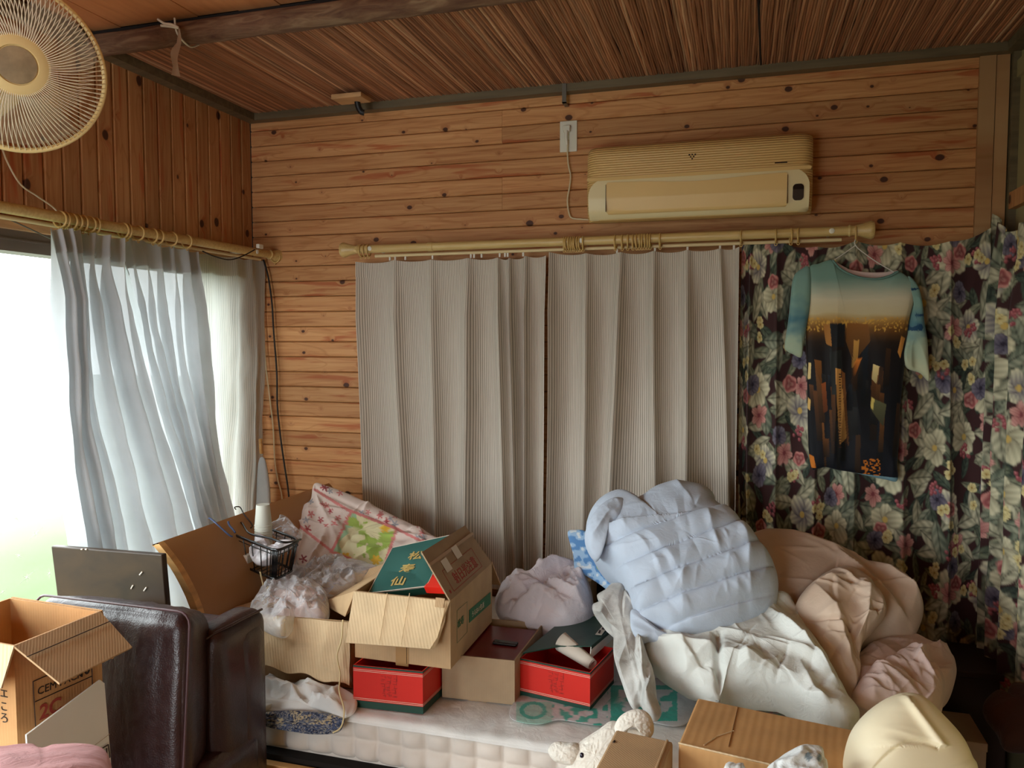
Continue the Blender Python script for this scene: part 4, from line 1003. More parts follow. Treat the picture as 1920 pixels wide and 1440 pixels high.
# big open carton on top of the pile
c0 = P(845, 1255, 'z', .602); c1 = P(666, 1232, 'z', .602); c2 = c0+np.array([-.002, .37, 0]); AH = .190
A = thing('open_carton', c0, 'large open carton resting on the smaller boxes, its front flap hanging down', 'cardboard box')
open_box(A, c0, c1-c0, c2-c0, AH, .004, CB)
tz = c0[2]+AH; T0, T1, T2 = Z3(c0, tz), Z3(c1, tz), Z3(c2, tz); T3 = T1+(T2-T0)
fr_ = flap(A, [T1+[0, -.004, 0], T0+[0, -.004, 0], P(834, 1150, 'y', -1.10), P(816, 1208, 'y', -1.118), P(806, 1217, 'y', -1.125), P(770, 1214, 'y', -1.125), P(648, 1205, 'y', -1.125)], M['carton_light'])
for xa, xb in ((726, 711), (768, 752)):
    a_ = P(xa, 1112, 'y', -1.0825); b_ = P(xb, 1208, 'y', -1.131); MB().tube([a_, b_], .0011, 6).build('crease', M['carton_light'], A)
flap(A, [P(817, 1120, 'y', -1.081), P(834, 1122, 'y', -1.081), P(831, 1140, 'y', -1.092), P(815, 1138, 'y', -1.091)], CB, .0006, 'paper_tab')
flap(A, [P(838, 1125, 'y', -1.085), P(822, 1192, 'y', -1.115), P(806, 1217, 'y', -1.128), P(818, 1214, 'y', -1.112), P(834, 1165, 'y', -1.098)], M['carton_light'], .003, 'bent_corner')
rf_ = flap(A, [T0, T2, P(872, 985, 'y', T2[1]), P(791, 1035, 'y', T0[1]+.01)], M['carton_grey'])
flap(A, [T1, T3, P(650, 1085, 'y', -.72)+[-.02, 0, 0], P(602, 1130, 'y', -.82), P(646, 1154, 'y', -1.03)], CB)
bf = flap(A, [T3, T2, T2+[0, .09, -.10], T3+[0, .09, -.10]], CB)
# print on the upright flap
Rx = (T2-T0)/np.linalg.norm(T2-T0); q0 = P(791, 1035, 'y', T0[1]+.01); Ry = (q0-T0)/np.linalg.norm(q0-T0); Rn = np.cross(Rx, Ry); Rn *= np.sign(Rn@(CAM-T0))
def onflap(a, b, lift=.001): return T0+Rx*a+Ry*b+Rn*lift
FL = np.linalg.norm(q0-T0)
text(A, '射日光注意', onflap(.085, FL*.16, .0006), Rx, Ry, .038, M['ink_red'], bold=.0003)
fb = MB()
for (a0, b0, a1, b1) in ((.045, .012, .29, .0135), (.045, FL*.50, .29, FL*.50+.0015), (.29, .012, .2915, FL*.50), (.045, .012, .0465, FL*.5)): fb.slab([onflap(a0, b0), onflap(a1, b0), onflap(a1, b1), onflap(a0, b1)], .0005)
tag(fb.build('print_border', M['ink_red'], A), kind='stuff')
text(A, '※', onflap(.02, .012, .0006), Rx, Ry, .02, M['ink_red'])
for a0, b0, s_ in ((.065, FL*.42, .042), (.165, FL*.50, .042)):
    MB().slab([onflap(a0, b0, .0015), onflap(a0+s_, b0, .0015), onflap(a0+s_, b0+s_*.9, .0015), onflap(a0, b0+s_*.9, .0015)], .0006).build('white_sticker', M['paper'], A)
MB().slab([onflap(.0, FL*.70, .001), onflap(.36, FL*.70, .001), onflap(.36, FL*.76, .001), onflap(.0, FL*.76, .001)], .0005).build('tape', M['tape'], A)
# print on the right face
xF = c0[0]+.0008
F3 = lambda px, py: P(px, py, 'x', xF)
MB().slab([F3(880, 1144), F3(920, 1110), F3(920, 1132), F3(880, 1168)], .0006).build('green_band', M['ink_green'], A)
a_, b_ = F3(884, 1160), F3(916, 1132); text(A, 'うるおい生活', a_+[.0008, 0, .004], b_-a_, (0, 0, 1), .019, M['white_line'])
for L in (([857, 1145], [876, 1128], [876, 1185], [857, 1206]),):
    mb = MB(); pts = [F3(*p) for p in L]
    for i in range(4): mb.tube([pts[i], pts[(i+1) % 4]], .0005, 4)
    mb.build('print_frame', M['ink_green'], A)
text(A, '松寿', F3(858, 1178), F3(876, 1160)-F3(858, 1178), (0, 0, 1), .026, M['ink_green'])
MB().slab([P(742, 1247, 'y', c0[1]-.001), P(766, 1250, 'y', c0[1]-.001), P(766, 1215, 'y', c0[1]-.001), P(742, 1212, 'y', c0[1]-.001)], .0005).build('tape', M['tape'], A)
MB().box((c0[0]-.130, c0[1]-.0015, c0[2]), (c0[0]-.1285, c0[1]+.001, c0[2]+.06)).build('seam', M['ink'], A)
# teal box lid inside
la, lb, le = P(690, 1112, 'y', -1.03), P(736, 1027, 'y', -.80), P(800, 1099, 'y', -1.0); lpl = Plane(la, lb, le); lc, ld = lpl.at(846, 1003), lpl.at(815, 1068)
lid = thing('box_lid', la, 'teal cardboard lid with gold characters tilted inside the large open carton', 'box lid')
nrm = np.cross(le-la, lb-la); nrm /= np.linalg.norm(nrm); nrm *= np.sign(nrm@(CAM-la))
MB().slab([la, le, ld, lc, lb], .0, -nrm*.004).add([], []).build('top', M['teal'], lid)
pts = [la, le, ld, lc, lb]; MB().slab([p-nrm*.0006 for p in pts], 1.0, -nrm*.004).build('board', M['white_line'], lid)
mb = MB()
for i in range(5):
    p, q_ = pts[i], pts[(i+1) % 5]; mb.slab([p-nrm*.001, q_-nrm*.001, q_-nrm*.026, p-nrm*.026], .002)
mb.build('rim', M['green'], lid)
for i in range(5): MB().tube([pts[i], pts[(i+1) % 5]], .0012, 6).build('worn_edge', M['white_line'], lid)
ux = (lb-la)/np.linalg.norm(lb-la); uy = np.cross(nrm, ux)
for ch, (px, py) in zip('松寿仙', ((779, 1042), (763, 1066), (746, 1090))):
    # characters stand on the lid reading down towards the viewer
    dn = pl = None
    o_ = la+((CAM-la)@nrm)*0*nrm; r_ = ray(px, py); pt_ = CAM+r_*(((la-CAM)@nrm)/(r_@nrm))
    yd = ux*.75+uy*(-.0); text(lid, ch, pt_+nrm*.0012-ux*.018+np.cross(nrm, ux)*.022, -np.cross(nrm, ux)*1.0, ux, .048, M['gold'], bold=.0008)
rb_ = thing('red_packet', P(830, 1095, 'y', -.98), 'red packet and pale leaflet beside the teal lid inside the large carton', 'packet')
MB().slab([P(800, 1112, 'y', -1.0), P(843, 1114, 'y', -1.04), P(826, 1075, 'y', -.9), P(806, 1085, 'y', -.92)], .02).build('red_cover', M['red'], rb_)
MB().slab([P(803, 1098, 'y', -.985), P(818, 1108, 'y', -1.0), P(828, 1092, 'y', -.96), P(817, 1066, 'y', -.90)], .002).build('leaflet', M['carton_light'], rb_)

def red_box(name, label, p0, e1, e2, h, lidlines=True):
    """red gift box with green base band and white lines; p0 near corner, e1 to the left, e2 to the back"""
    t = thing(name, p0, label, 'gift box')
    p0 = np.array(p0); e1 = np.array(e1); e2 = np.array(e2); open_box(t, p0, e1, e2, h, .003, M['red'])
    n1 = np.array([e1[1], -e1[0], 0]); n1 /= np.linalg.norm(n1); n1 *= np.sign(n1@(-e2)); n2 = np.array([e2[1], -e2[0], 0]); n2 /= np.linalg.norm(n2); n2 *= np.sign(n2@(-e1))
    def band(nm, z0, z1, m_, th=.0006):
        a = p0+n1*th+n2*th; b = p0+e1+n1*th; c = p0+e2+n2*th
        MB().add([a+[0, 0, z0], b+[0, 0, z0], b+[0, 0, z1], a+[0, 0, z1], c+[0, 0, z0], c+[0, 0, z1]], [(0, 1, 2, 3), (0, 3, 5, 4)]).build(nm, m_, t)
    band('base_band', 0, h*.17, M['green']); band('white_line', h*.19, h*.198, M['white_line']); band('white_line', h*.225, h*.233, M['white_line'])
    band('top_band', h*.955, h, M['green']); band('white_line', h*.87, h*.878, M['white_line']); band('white_line', h*.905, h*.913, M['white_line'])
    mb = MB(); r_ = random.Random(3); d1 = e1/np.linalg.norm(e1); W = np.linalg.norm(e1)
    for (u0, cols_) in ((W*.36, 3),):
        for i in range(7):
            for j in range(cols_):
                x0 = u0+j*.016; z0 = h*.30+i*h*.075
                for k in range(3):
                    a = x0+r_.random()*.008; b = z0+r_.random()*.006; w1, w2 = ((.009, .0012) if r_.random() < .6 else (.0012, .007))
                    o_ = p0+n1*.0007; mb.add([o_+d1*a+[0, 0, b], o_+d1*(a+w1)+[0, 0, b], o_+d1*(a+w1)+[0, 0, b+w2], o_+d1*a+[0, 0, b+w2]], [(0, 1, 2, 3)])
    tag(mb.build('faded_print', M['ink_dark_red'], t), kind='stuff'); return t
p0 = P(793, 1339, 'z', ZM+.01); p1 = P(663, 1325, 'z', ZM+.01)
red_box('gift_box', 'red and green gift box standing under the large open carton', p0, p1-p0, np.array([.012, .19, 0]), .602-ZM-.0115)
p0 = P(1106, 1338, 'z', ZM+.01); p1 = P(975, 1307, 'z', ZM+.01); H2 = P(1110, 1262, 'y', p0[1])[2]-ZM-.01
e1 = p1-p0; e2 = np.array([-e1[1], e1[0], 0]); e2 = e2/np.linalg.norm(e2)*-.19
red_box('gift_box', 'red gift box with its dark green lid tilted half open, right of the brown carton', p0, e1, e2, H2)
zt2 = ZM+.01+H2
gl_ = thing('box_lid', P(1050, 1210, 'z', zt2+.01), 'dark green cardboard lid lying askew on the right red gift box', 'box lid')
pg_ = [P(980, 1224, 'z', zt2+.012), P(1050, 1211, 'z', zt2+.022), P(1108, 1211, 'z', zt2+.036), P(1152, 1174, 'z', zt2+.036), P(1116, 1155, 'z', zt2+.030), P(1055, 1162, 'z', zt2+.016)]
n_ = np.array([0, 0, 1.0])
gp_ = mk('top', pg_+[p-n_*.003 for p in pg_], [(0, 1, 2, 3, 4, 5), (6, 11, 10, 9, 8, 7)]+[(i, i+6, (i+1) % 6+6, (i+1) % 6) for i in range(6)], M['green'], gl_)
MB().slab([pg_[2]-n_*.003+[.001, 0, 0], pg_[3]-n_*.003+[.001, 0, 0], pg_[3]-n_*.036+[.0, 0, 0], pg_[2]-n_*.040+[-.002, 0, 0]], .002).build('side', M['white_board'], gl_)
MB().slab([pg_[2]-n_*.0005+[.0015, 0, 0], pg_[3]-n_*.0005+[.0015, 0, 0], pg_[3]-n_*.010+[.0015, 0, 0], pg_[2]-n_*.010+[.0015, 0, 0]], .003).build('side_band', M['green'], gl_)
MB().slab([P(1116, 1190, 'z', zt2+.0375), P(1128, 1191, 'z', zt2+.0375), P(1141, 1174, 'z', zt2+.0375), P(1130, 1173, 'z', zt2+.0375)], .0008).build('label', M['paper'], gl_)
for a_, b_ in (((1121, 1187), (1124, 1187)), ((1128, 1180), (1133, 1180))): MB().slab([P(a_[0], a_[1], 'z', zt2+.0385), P(b_[0]+1, b_[1]+1, 'z', zt2+.0385), P(b_[0]+3, b_[1]-5, 'z', zt2+.0385), P(a_[0]+3, a_[1]-6, 'z', zt2+.0385)], .0004).build('mark', M['ink'], gl_)
# rolled paper in the box
th = np.linspace(0, 2.5*math.pi*1.0, 26); o1 = P(1056, 1204, 'z', zt2+.018); o2 = P(1112, 1246, 'z', zt2-.012); ax_ = o2-o1; ax_ /= np.linalg.norm(ax_)
ua = np.cross(ax_, [0, 0, 1.0]); ua /= np.linalg.norm(ua); ub = np.cross(ua, ax_); vs = []
for t in np.linspace(0, 1, 6):
    for k, a in enumerate(th):
        r = (.017+.0006*k)*(1-.45*t); vs.append(o1*(1-t)+o2*t+ua*r*math.cos(a)*1.1+ub*r*math.sin(a))
for _ in (0,):
    rl_ = mk('rolled_paper', vs, grid_faces(6, 26), M['paper'], None, True); md = rl_.modifiers.new('t', 'SOLIDIFY'); md.thickness = .0015
tag(rl_, 'rolled off-white paper sticking out of the right red gift box', 'paper roll')

# brown carton between the gift boxes
p0 = P(965, 1322, 'z', ZM+.01); p1 = P(829, 1307, 'z', ZM+.01); HB = P(972, 1240, 'y', p0[1])[2]-ZM-.01
B = thing('open_carton', p0, 'small greyish brown carton between the two red gift boxes', 'cardboard box')
open_box(B, p0, p1-p0, np.array([.008, .30, 0]), HB, .004, M['carton_grey'])
zb = ZM+.01+HB
for px in (892, 917): MB().slab([P(px-3, 1236, 'y', p0[1]-.001), P(px+3, 1236, 'y', p0[1]-.001), P(px+2, 1252, 'y', p0[1]-.001), P(px-2, 1252, 'y', p0[1]-.001)], .0006).build('tape_strip', M['tape'], B)
MB().slab([P(878, 1306, 'y', p0[1]-.001), P(912, 1308, 'y', p0[1]-.001), P(912, 1318, 'y', p0[1]-.001), P(878, 1314, 'y', p0[1]-.001)], .0006).build('tape_strip', M['tape'], B)
mr = MB().box((p0[0]-.185, p0[1]+.012, ZM+.02), (p0[0]-.006, p0[1]+.27, zb-.012)).build('maroon_package', M['maroon'], None, auto=.006); tag(mr, 'dark maroon package lying inside the small greyish carton', 'package')
hs = MB().box((p0[0]-.105, p0[1]+.12, zb-.0125), (p0[0]-.03, p0[1]+.145, zb-.004)).build('handle_slot', M['black'], mr, auto=.004)

# left carton with plastic bags
p0 = P(660, 1290, 'z', ZM+.012); p1 = P(482, 1273, 'z', ZM+.012); p0[1] -= .0; LH = P(655, 1165, 'y', p0[1])[2]-ZM-.012
Lc = thing('open_carton', p0, 'open carton with crumpled front flap hanging down, full of clear bags, beside the headboard', 'cardboard box')
open_box(Lc, p0, p1-p0, np.array([.02, .33, 0]), LH, .004, CB); zl = ZM+.012+LH
q0, q1 = Z3(p0, zl), Z3(p1, zl)
nu, nv = 34, 16; vs = []
lo0 = P(657, 1284, 'y', p0[1]-.045); lo1 = P(478, 1243, 'y', p1[1]-.045)
for i in range(nu+1):
    for j in range(nv+1):
        s, t = i/nu, j/nv; a = q0*(1-s)+q1*s; b = lo0*(1-s)+lo1*s; b = b+[0, 0, .006*math.sin(s*17)]
        vs.append(a*(1-t)+b*t+[0, -.004, 0])
v = np.array(vs); v[:, 1] -= .007*np.maximum(0, ridged(v*[9, 3, 9], 6, 2)-.1); 
fo_ = mk('flap', v, grid_faces(nu+1, nv+1), M['carton_light'], Lc, False); md = fo_.modifiers.new('t', 'SOLIDIFY'); md.thickness = .004
flap(Lc, [q1+[0, .0, 0], q1+[.005, .30, 0], P(440, 1138, 'z', zl-.01), P(452, 1150, 'z', zl-.01)], CB)
# twine
twn = MB().tube(smoothpts([P(643, 1162, 'y', -1.06), P(640, 1200, 'y', -1.085), P(632, 1230, 'y', -1.10), P(638, 1265, 'y', -1.11), P(636, 1295, 'y', -1.16), P(645, 1330, 'y', -1.19), P(640, 1362, 'y', -1.205), P(624, 1374, 'y', -1.21)], 50), .0022, 7).build('twine', M['twine'], None, True)
tag(twn, 'cream twine dangling from the left carton down to the crocheted mat', 'twine')
crum = lambda k, a: (lambda uv, r, px, py, v: .5*a*ridged(v*[k, k, k]+3*fbm(v*9, 2, 2)[:, None]*.3, 4, 3)+folds(uv, 60, .3, 1.3, .06, .006, a*.8, int(k), (.13, .08)))
pl = Plane(P(480, 1150, 'y', -.95), P(640, 1150, 'y', -.95), P(560, 1080, 'y', -.72))
lb_ = puff('lilac_bundle', [(500, 1140), (505, 1120), (540, 1108), (590, 1112), (610, 1130), (606, 1160), (560, 1168), (510, 1160)], pl, .04, .05, M['pink_beige'], None, segs=110, rings=40, disp=crum(16, .012)); tag(lb_, 'pale lilac cloth bundle inside a clear bag in the left carton', 'cloth bundle')
pl = Plane(P(480, 1185, 'y', -1.10), P(620, 1185, 'y', -1.07), P(560, 1095, 'y', -.80))
b1 = puff('plastic_bag', [(469, 1148), (480, 1128), (510, 1105), (560, 1098), (605, 1108), (618, 1140), (608, 1168), (560, 1168), (532, 1192), (495, 1180), (470, 1160)], pl, .055, .03, M['film'], None, segs=150, rings=60, disp=crum(28, .014)); tag(b1, 'clear plastic bag bulging over the left edge of the flapped carton', 'plastic bag')
pl = Plane(P(540, 1110, 'y', -.85), P(700, 1100, 'y', -.80), P(620, 1050, 'y', -.55))
b2 = puff('plastic_bag', [(524, 1085), (545, 1080), (575, 1086), (600, 1066), (640, 1056), (700, 1066), (712, 1076), (680, 1092), (655, 1105), (610, 1116), (560, 1108), (528, 1100)], pl, .04, .03, M['film'], None, segs=150, rings=60, disp=crum(26, .016)); tag(b2, 'clear crinkled plastic bag lying behind the left carton below the floral storage bag', 'plastic bag')
# white bag bundle
pl = Plane(P(930, 1150, 'y', -.60), P(1110, 1140, 'y', -.60), P(1020, 1080, 'y', -.42))
wb_ = puff('bag_bundle', [(930, 1135), (945, 1112), (965, 1093), (1000, 1090), (1030, 1086), (1055, 1074), (1085, 1078), (1104, 1095), (1112, 1130), (1106, 1160), (1060, 1185), (1000, 1185), (950, 1170), (932, 1152)], pl, .09, .05, M['bag'], None, segs=200, rings=80,
     disp=lambda uv, r, px, py, v: folds(uv, 20, .5, .7, .14, .02, .026, 3, (.17, .1))+folds(uv, 60, .5, 1.2, .06, .008, .010, 5, (.17, .1))); tag(wb_, 'crumpled whitish plastic bag bundle between the large carton and the blue quilt', 'plastic bag')
hd = MB().tube(smoothpts([P(1090, 1150, 'y', -.60), P(1080, 1120, 'y', -.66), P(1074, 1100, 'y', -.66), (P(1082, 1092, 'y', -.64)), P(1096, 1108, 'y', -.62), P(1106, 1130, 'y', -.6)], 30), .0022, 6).build('bag_handle', M['bag'], wb_, True)
hd.location = -origin(wb_) if False else hd.location
# dark box behind the quilt, left
db = thing('wooden_stand', P(1130, 1160, 'z', .48), 'dark slot of a small wooden stand between white bundle and blue quilt', 'stand')
c_ = P(1128, 1120, 'y', -.33)
MB().box((c_[0]-.045, -.38, .48), (c_[0]-.030, -.25, c_[2]+.07)).build('side', M['carton_grey'], db); MB().box((c_[0]-.045, -.38, .48), (c_[0]+.08, -.25, c_[2]-.05)).build('base', M['carton_grey'], db); MB().box((c_[0]-.03, -.26, .48), (c_[0]+.08, -.25, c_[2]+.07)).build('back', M['dark'], db)

# pale film with turquoise print under the right gift box
def filmcol(uv, px, py, v):
    c = np.full((len(v), 3), 206.)+fbm(v*30, 2, 2)[:, None]*8
    t = np.array([66, 178, 160.])
    rx = ((px-1000)/22)**2+((py-1332)/14)**2; m1 = (np.abs(rx-1) < .38)
    rx2 = (px > 1145) & (px < 1270) & (py > 1285) & (py < 1352); fr = rx2 & ((px < 1160) | (px > 1262-(py-1285)*.05) | (py > 1338) | (py < 1293))
    m3 = (px > 1030) & (px < 1140) & (vn(np.stack([px/9, py/7, 0*px], 1), 8) > .25)
    m4 = rx2 & (vn(np.stack([px/14, py/10, 0*px], 1), 3) > .1)
    m = m1 | fr | m3 | m4; c = np.where(m[:, None], t, c); m5 = (px < 1035) & (py > 1316) & (py < 1358) & (px > 968) & ~m1; c = np.where(m5[:, None], np.array([164, 204, 190.]), c); return lin(np.clip(c, 0, 255))
M['film_print'] = cloth('printed_film', vcol=True, rough=.3, transp=.25, crumple=.15)
pl = Plane(P(960, 1320, 'z', ZM+.0165), P(1270, 1300, 'z', ZM+.0165), P(1100, 1370, 'z', ZM+.0165))
tf = puff('printed_film', [(955, 1340), (962, 1318), (975, 1305), (1050, 1290), (1150, 1278), (1240, 1272), (1300, 1290), (1300, 1340), (1270, 1362), (1200, 1352), (1125, 1360), (1050, 1350), (1010, 1358), (968, 1352)], pl, .002, .002, M['film_print'], None, segs=300, rings=120, n=4, color=filmcol, disp=lambda uv, r, px, py, v: .0015*creases(uv, .6, 12, 3, 1.5, 3)+.0008*fbm(v*40)); tag(tf, 'pale plastic wrapper with turquoise print lying under the right red gift box', 'wrapper')

# ================================================================== HEADBOARD ITEMS
zr = .848
Lb, Fb, Rb = P(430, 999, 'z', zr), P(518, 1034, 'z', zr), P(564, 1013, 'z', zr); Bb = Lb+(Rb-Fb)
bk_ = thing('wire_basket', (Lb+Rb)/2-[0, 0, .10], 'black wire basket hanging on the headboard with cups and bags in it', 'basket')
cen = (Lb+Rb)/2; low = [cen+(p-cen)*.80-[0, 0, .10] for p in (Lb, Fb, Rb, Bb)]; up = [Lb, Fb, Rb, Bb]
def rnd_loop(q, k=.18): 
    out = []
    for i in range(4):
        a, b, c = q[i-1], q[i], q[(i+1) % 4]; out += [b+(a-b)*k, b+(a-b)*k*.3+(c-b)*k*.3, b+(c-b)*k]
    return smoothpts(out, 48, True)
ul, ll = rnd_loop(up), rnd_loop(low)
MB().tube(ul, .0048, 8, True).build('top_rim', M['black'], bk_, True); MB().tube(ul-[0, 0, .014], .0016, 6, True).build('second_rim', M['black'], bk_, True)
MB().tube(ll, .0042, 8, True).build('bottom_rim', M['black'], bk_, True)
mb = MB()
for i in range(0, 48): mb.tube([ul[i], ll[i]], .0019, 5)
tag(mb.build('side_wires', M['black'], bk_, True), kind='stuff')
mb = MB()
for i in range(1, 10):
    t = i/10; mb.tube([low[0]*(1-t)+low[1]*t, low[3]*(1-t)+low[2]*t], .0014, 5)
tag(mb.build('floor_wires', M['black'], bk_, True), kind='stuff')
hp = [Lb*.8+Bb*.2+[0, 0, .004], P(452, 980, 'x', -1.62), P(468, 1000, 'y', Fb[1]+.10), P(505, 1009, 'y', Fb[1]+.06), P(535, 1017, 'y', Fb[1]+.05), Rb+[0, 0, .003]]
MB().tube(smoothpts(hp, 36), .0036, 8).build('handle', M['black'], bk_, True)
hk = MB().tube(smoothpts([P(442, 955, 'x', -1.655), P(440, 951, 'x', -1.65), P(450, 951, 'x', -1.645), P(458, 965, 'x', -1.63), P(473, 984, 'x', -1.60), P(470, 990, 'x', -1.59)], 24), .002, 7).build('hook', M['black'], bk_, True)
bw = MB().tube(smoothpts([P(391, 973, 'x', -1.66), P(394, 972, 'x', -1.655), P(404, 980, 'x', -1.63), P(428, 1002, 'x', -1.585), P(436, 1006, 'x', -1.575)], 24), .003, 7).build('blue_strap', M['blue_wire'], bk_, True)
bw2 = MB().tube(smoothpts([P(428, 978, 'x', -1.62), P(430, 985, 'x', -1.61), P(437, 993, 'x', -1.59), P(441, 999, 'x', -1.58)], 12), .0035, 7).build('blue_strap', M['blue_wire'], bk_, True)
# stacked cups
cb0 = P(494, 1012, 'z', zr-.085); cb0 = (Lb+Rb)/2+[-.0, .015, -.095]; cc_ = P(494, 1000, 'y', cb0[1]); cb0[0] = cc_[0]
top_z = P(494, 946, 'y', cb0[1])[2]; nc = 16; r0 = .027; step = (top_z-cb0[2]-.07)/(nc-1)
for k in range(nc):
    z0 = cb0[2]+step*k
    if k == 0:
        cup0 = autosmooth(MB().lathe((0, 0, 0), (0, 0, 1), [(r0*1.00, .0), (r0*1.03, .002), (r0*.80, .07), (r0*.78, .0705)], 28).build('paper_cup', M['cup'], None, local=True)); o = cup0
        autosmooth(MB().lathe((0, 0, 0), (0, 0, 1), [(r0*1.02, -.0008), (r0*1.07, .0), (r0*1.07, .0028), (r0*1.02, .0035)], 28).build('rim', M['cup'], cup0, local=True))
    else:
        o = cup0.copy(); COL.objects.link(o); ch = cup0.children[0].copy(); COL.objects.link(ch); ch.parent = o
    o.location = (float(cb0[0]), float(cb0[1]), float(z0)); tag(o, ORD[nc-1-k]+' white paper cup from the top of the stack in the wire basket', 'cup', 'stacked paper cups in the basket')
pl = Plane(P(470, 1050, 'y', cen[1]-.05), P(540, 1050, 'y', cen[1]-.05), P(500, 1000, 'y', cen[1]-.0))
wbg = puff('plastic_bag', [(472, 1040), (480, 1010), (486, 1000), (500, 1008), (508, 1030), (520, 1018), (545, 1012), (552, 1022), (525, 1040), (505, 1060), (480, 1058)], pl, .018, .015, M['film_white'], None, segs=110, rings=40, disp=crum(40, .010)); tag(wbg, 'small white plastic bag inside the black wire basket', 'plastic bag')
pl = Plane(P(510, 1000, 'y', cen[1]+.10), P(565, 1005, 'y', cen[1]+.10), P(530, 970, 'y', cen[1]+.14))
cbg = puff('plastic_bag', [(508, 1000), (512, 988), (528, 974), (540, 972), (552, 985), (566, 1000), (560, 1012), (530, 1014)], pl, .03, .02, M['film'], None, segs=110, rings=40, disp=crum(40, .012)); tag(cbg, 'clear plastic bag between the cups and the floral storage bag', 'plastic bag')
sb = MB().box(cen+[-.075, -.045, -.095], cen+[-.035, -.015, -.055]).build('small_box', M['paper'], None, auto=.002); tag(sb, 'small off-white box at the left in the wire basket', 'box')
bs_ = MB().tube(smoothpts([P(488, 1072, 'y', cen[1]-.09), P(493, 1095, 'y', cen[1]-.09), P(495, 1112, 'y', cen[1]-.09), P(500, 1103, 'y', cen[1]-.09), P(504, 1100, 'y', cen[1]-.09), P(503, 1104, 'y', cen[1]-.09), P(495, 1114, 'y', cen[1]-.09), P(489, 1122, 'y', cen[1]-.09), P(484, 1132, 'y', cen[1]-.09)], 50), .0028, 7).build('cord_bow', M['twine'], None, True); tag(bs_, 'cream cord tied in a small bow under the wire basket', 'cord')

# floral storage bag
def bagcol(uv, px, py, v):
    c = np.full((len(v), 3), 0.)+np.array([214, 196, 186.]); q = np.stack([px, py], 1)
    rg = np.random.RandomState(5)
    for _ in range(90):
        x, y = 545+rg.rand()*280, 910+rg.rand()*170; r = 4.5+rg.rand()*3; k = [(168, 74, 78), (196, 110, 108), (140, 60, 66), (150, 150, 156)][rg.randint(4)]
        dx, dy = px-x, py-y; d = np.hypot(dx, dy); a = np.arctan2(dy, dx); m = d < r*(.7+.45*np.cos(a*5+x)); c = np.where(m[:, None], np.array(k, float), c)
    def poly(pts):
        m = np.ones(len(px), bool); n = len(pts)
        for i in range(n):
            (x0, y0), (x1, y1) = pts[i], pts[(i+1) % n]; m &= ((x1-x0)*(py-y0)-(y1-y0)*(px-x0)) > 0
        return m
    pan = poly([(659, 959), (743, 994), (716, 1068), (620, 1034)]); g = fbm(np.stack([px/26, py/20, 0*px], 1), 3, 3)
    pc = np.where((px+py*.4 < 1055+g*10)[:, None], np.array([156, 190, 152.]), np.array([216, 208, 166.])); pc = np.where((g > .45)[:, None], np.array([160, 186, 90.]), pc)
    for (x, y) in ((705, 1050), (722, 990), (648, 1045)): 
        d = np.hypot(px-x, py-y); a = np.arctan2(py-y, px-x); pc = np.where((d < 10*(.55+.45*np.abs(np.cos(a*3))))[:, None], np.array([222, 180, 70.]), pc)
    c = np.where(pan[:, None], pc, c)
    def line(a, b, w_):
        a = np.array(a, float); b = np.array(b, float); t = np.clip(((q-a)@(b-a))/((b-a)@(b-a)), 0, 1); return np.linalg.norm(q-(a+t[:, None]*(b-a)), axis=1) < w_
    for a, b in (((590, 918), (650, 955)), ((650, 955), (745, 992)), ((745, 992), (830, 1035)), ((659, 959), (622, 1034)), ((560, 985), (622, 1034)), ((620, 1034), (716, 1070)), ((743, 993), (718, 1068))): c = np.where(line(a, b, 2.6)[:, None], np.array([206, 128, 124.]), c)
    return lin(np.clip(c, 0, 255))
pl = Plane(P(560, 1070, 'y', -.62), P(800, 1060, 'y', -.50), P(640, 925, 'y', -.28))
sbag = puff('storage_bag', [(590, 914), (612, 918), (650, 932), (700, 955), (750, 980), (800, 1006), (840, 1030), (850, 1070), (800, 1090), (740, 1085), (690, 1074), (640, 1068), (600, 1078), (562, 1082), (548, 1060), (548, 1020), (552, 985), (566, 958), (583, 944)], pl, .06, .06, M['printed'], None, segs=380, rings=150, n=3.2, color=bagcol,
     disp=lambda uv, r, px, py, v: folds(uv, 30, .8, 1.2, .10, .014, .012, 3, (.25, .15))+folds(uv, 40, .4, 1.2, .05, .007, .004, 5, (.25, .15))-.006*np.exp(-((py-(915+(px-590)*.47))/5.)**2)*(px > 590)); tag(sbag, 'pink floral zipped storage bag with a quilted pale green panel leaning at the headboard', 'storage bag')

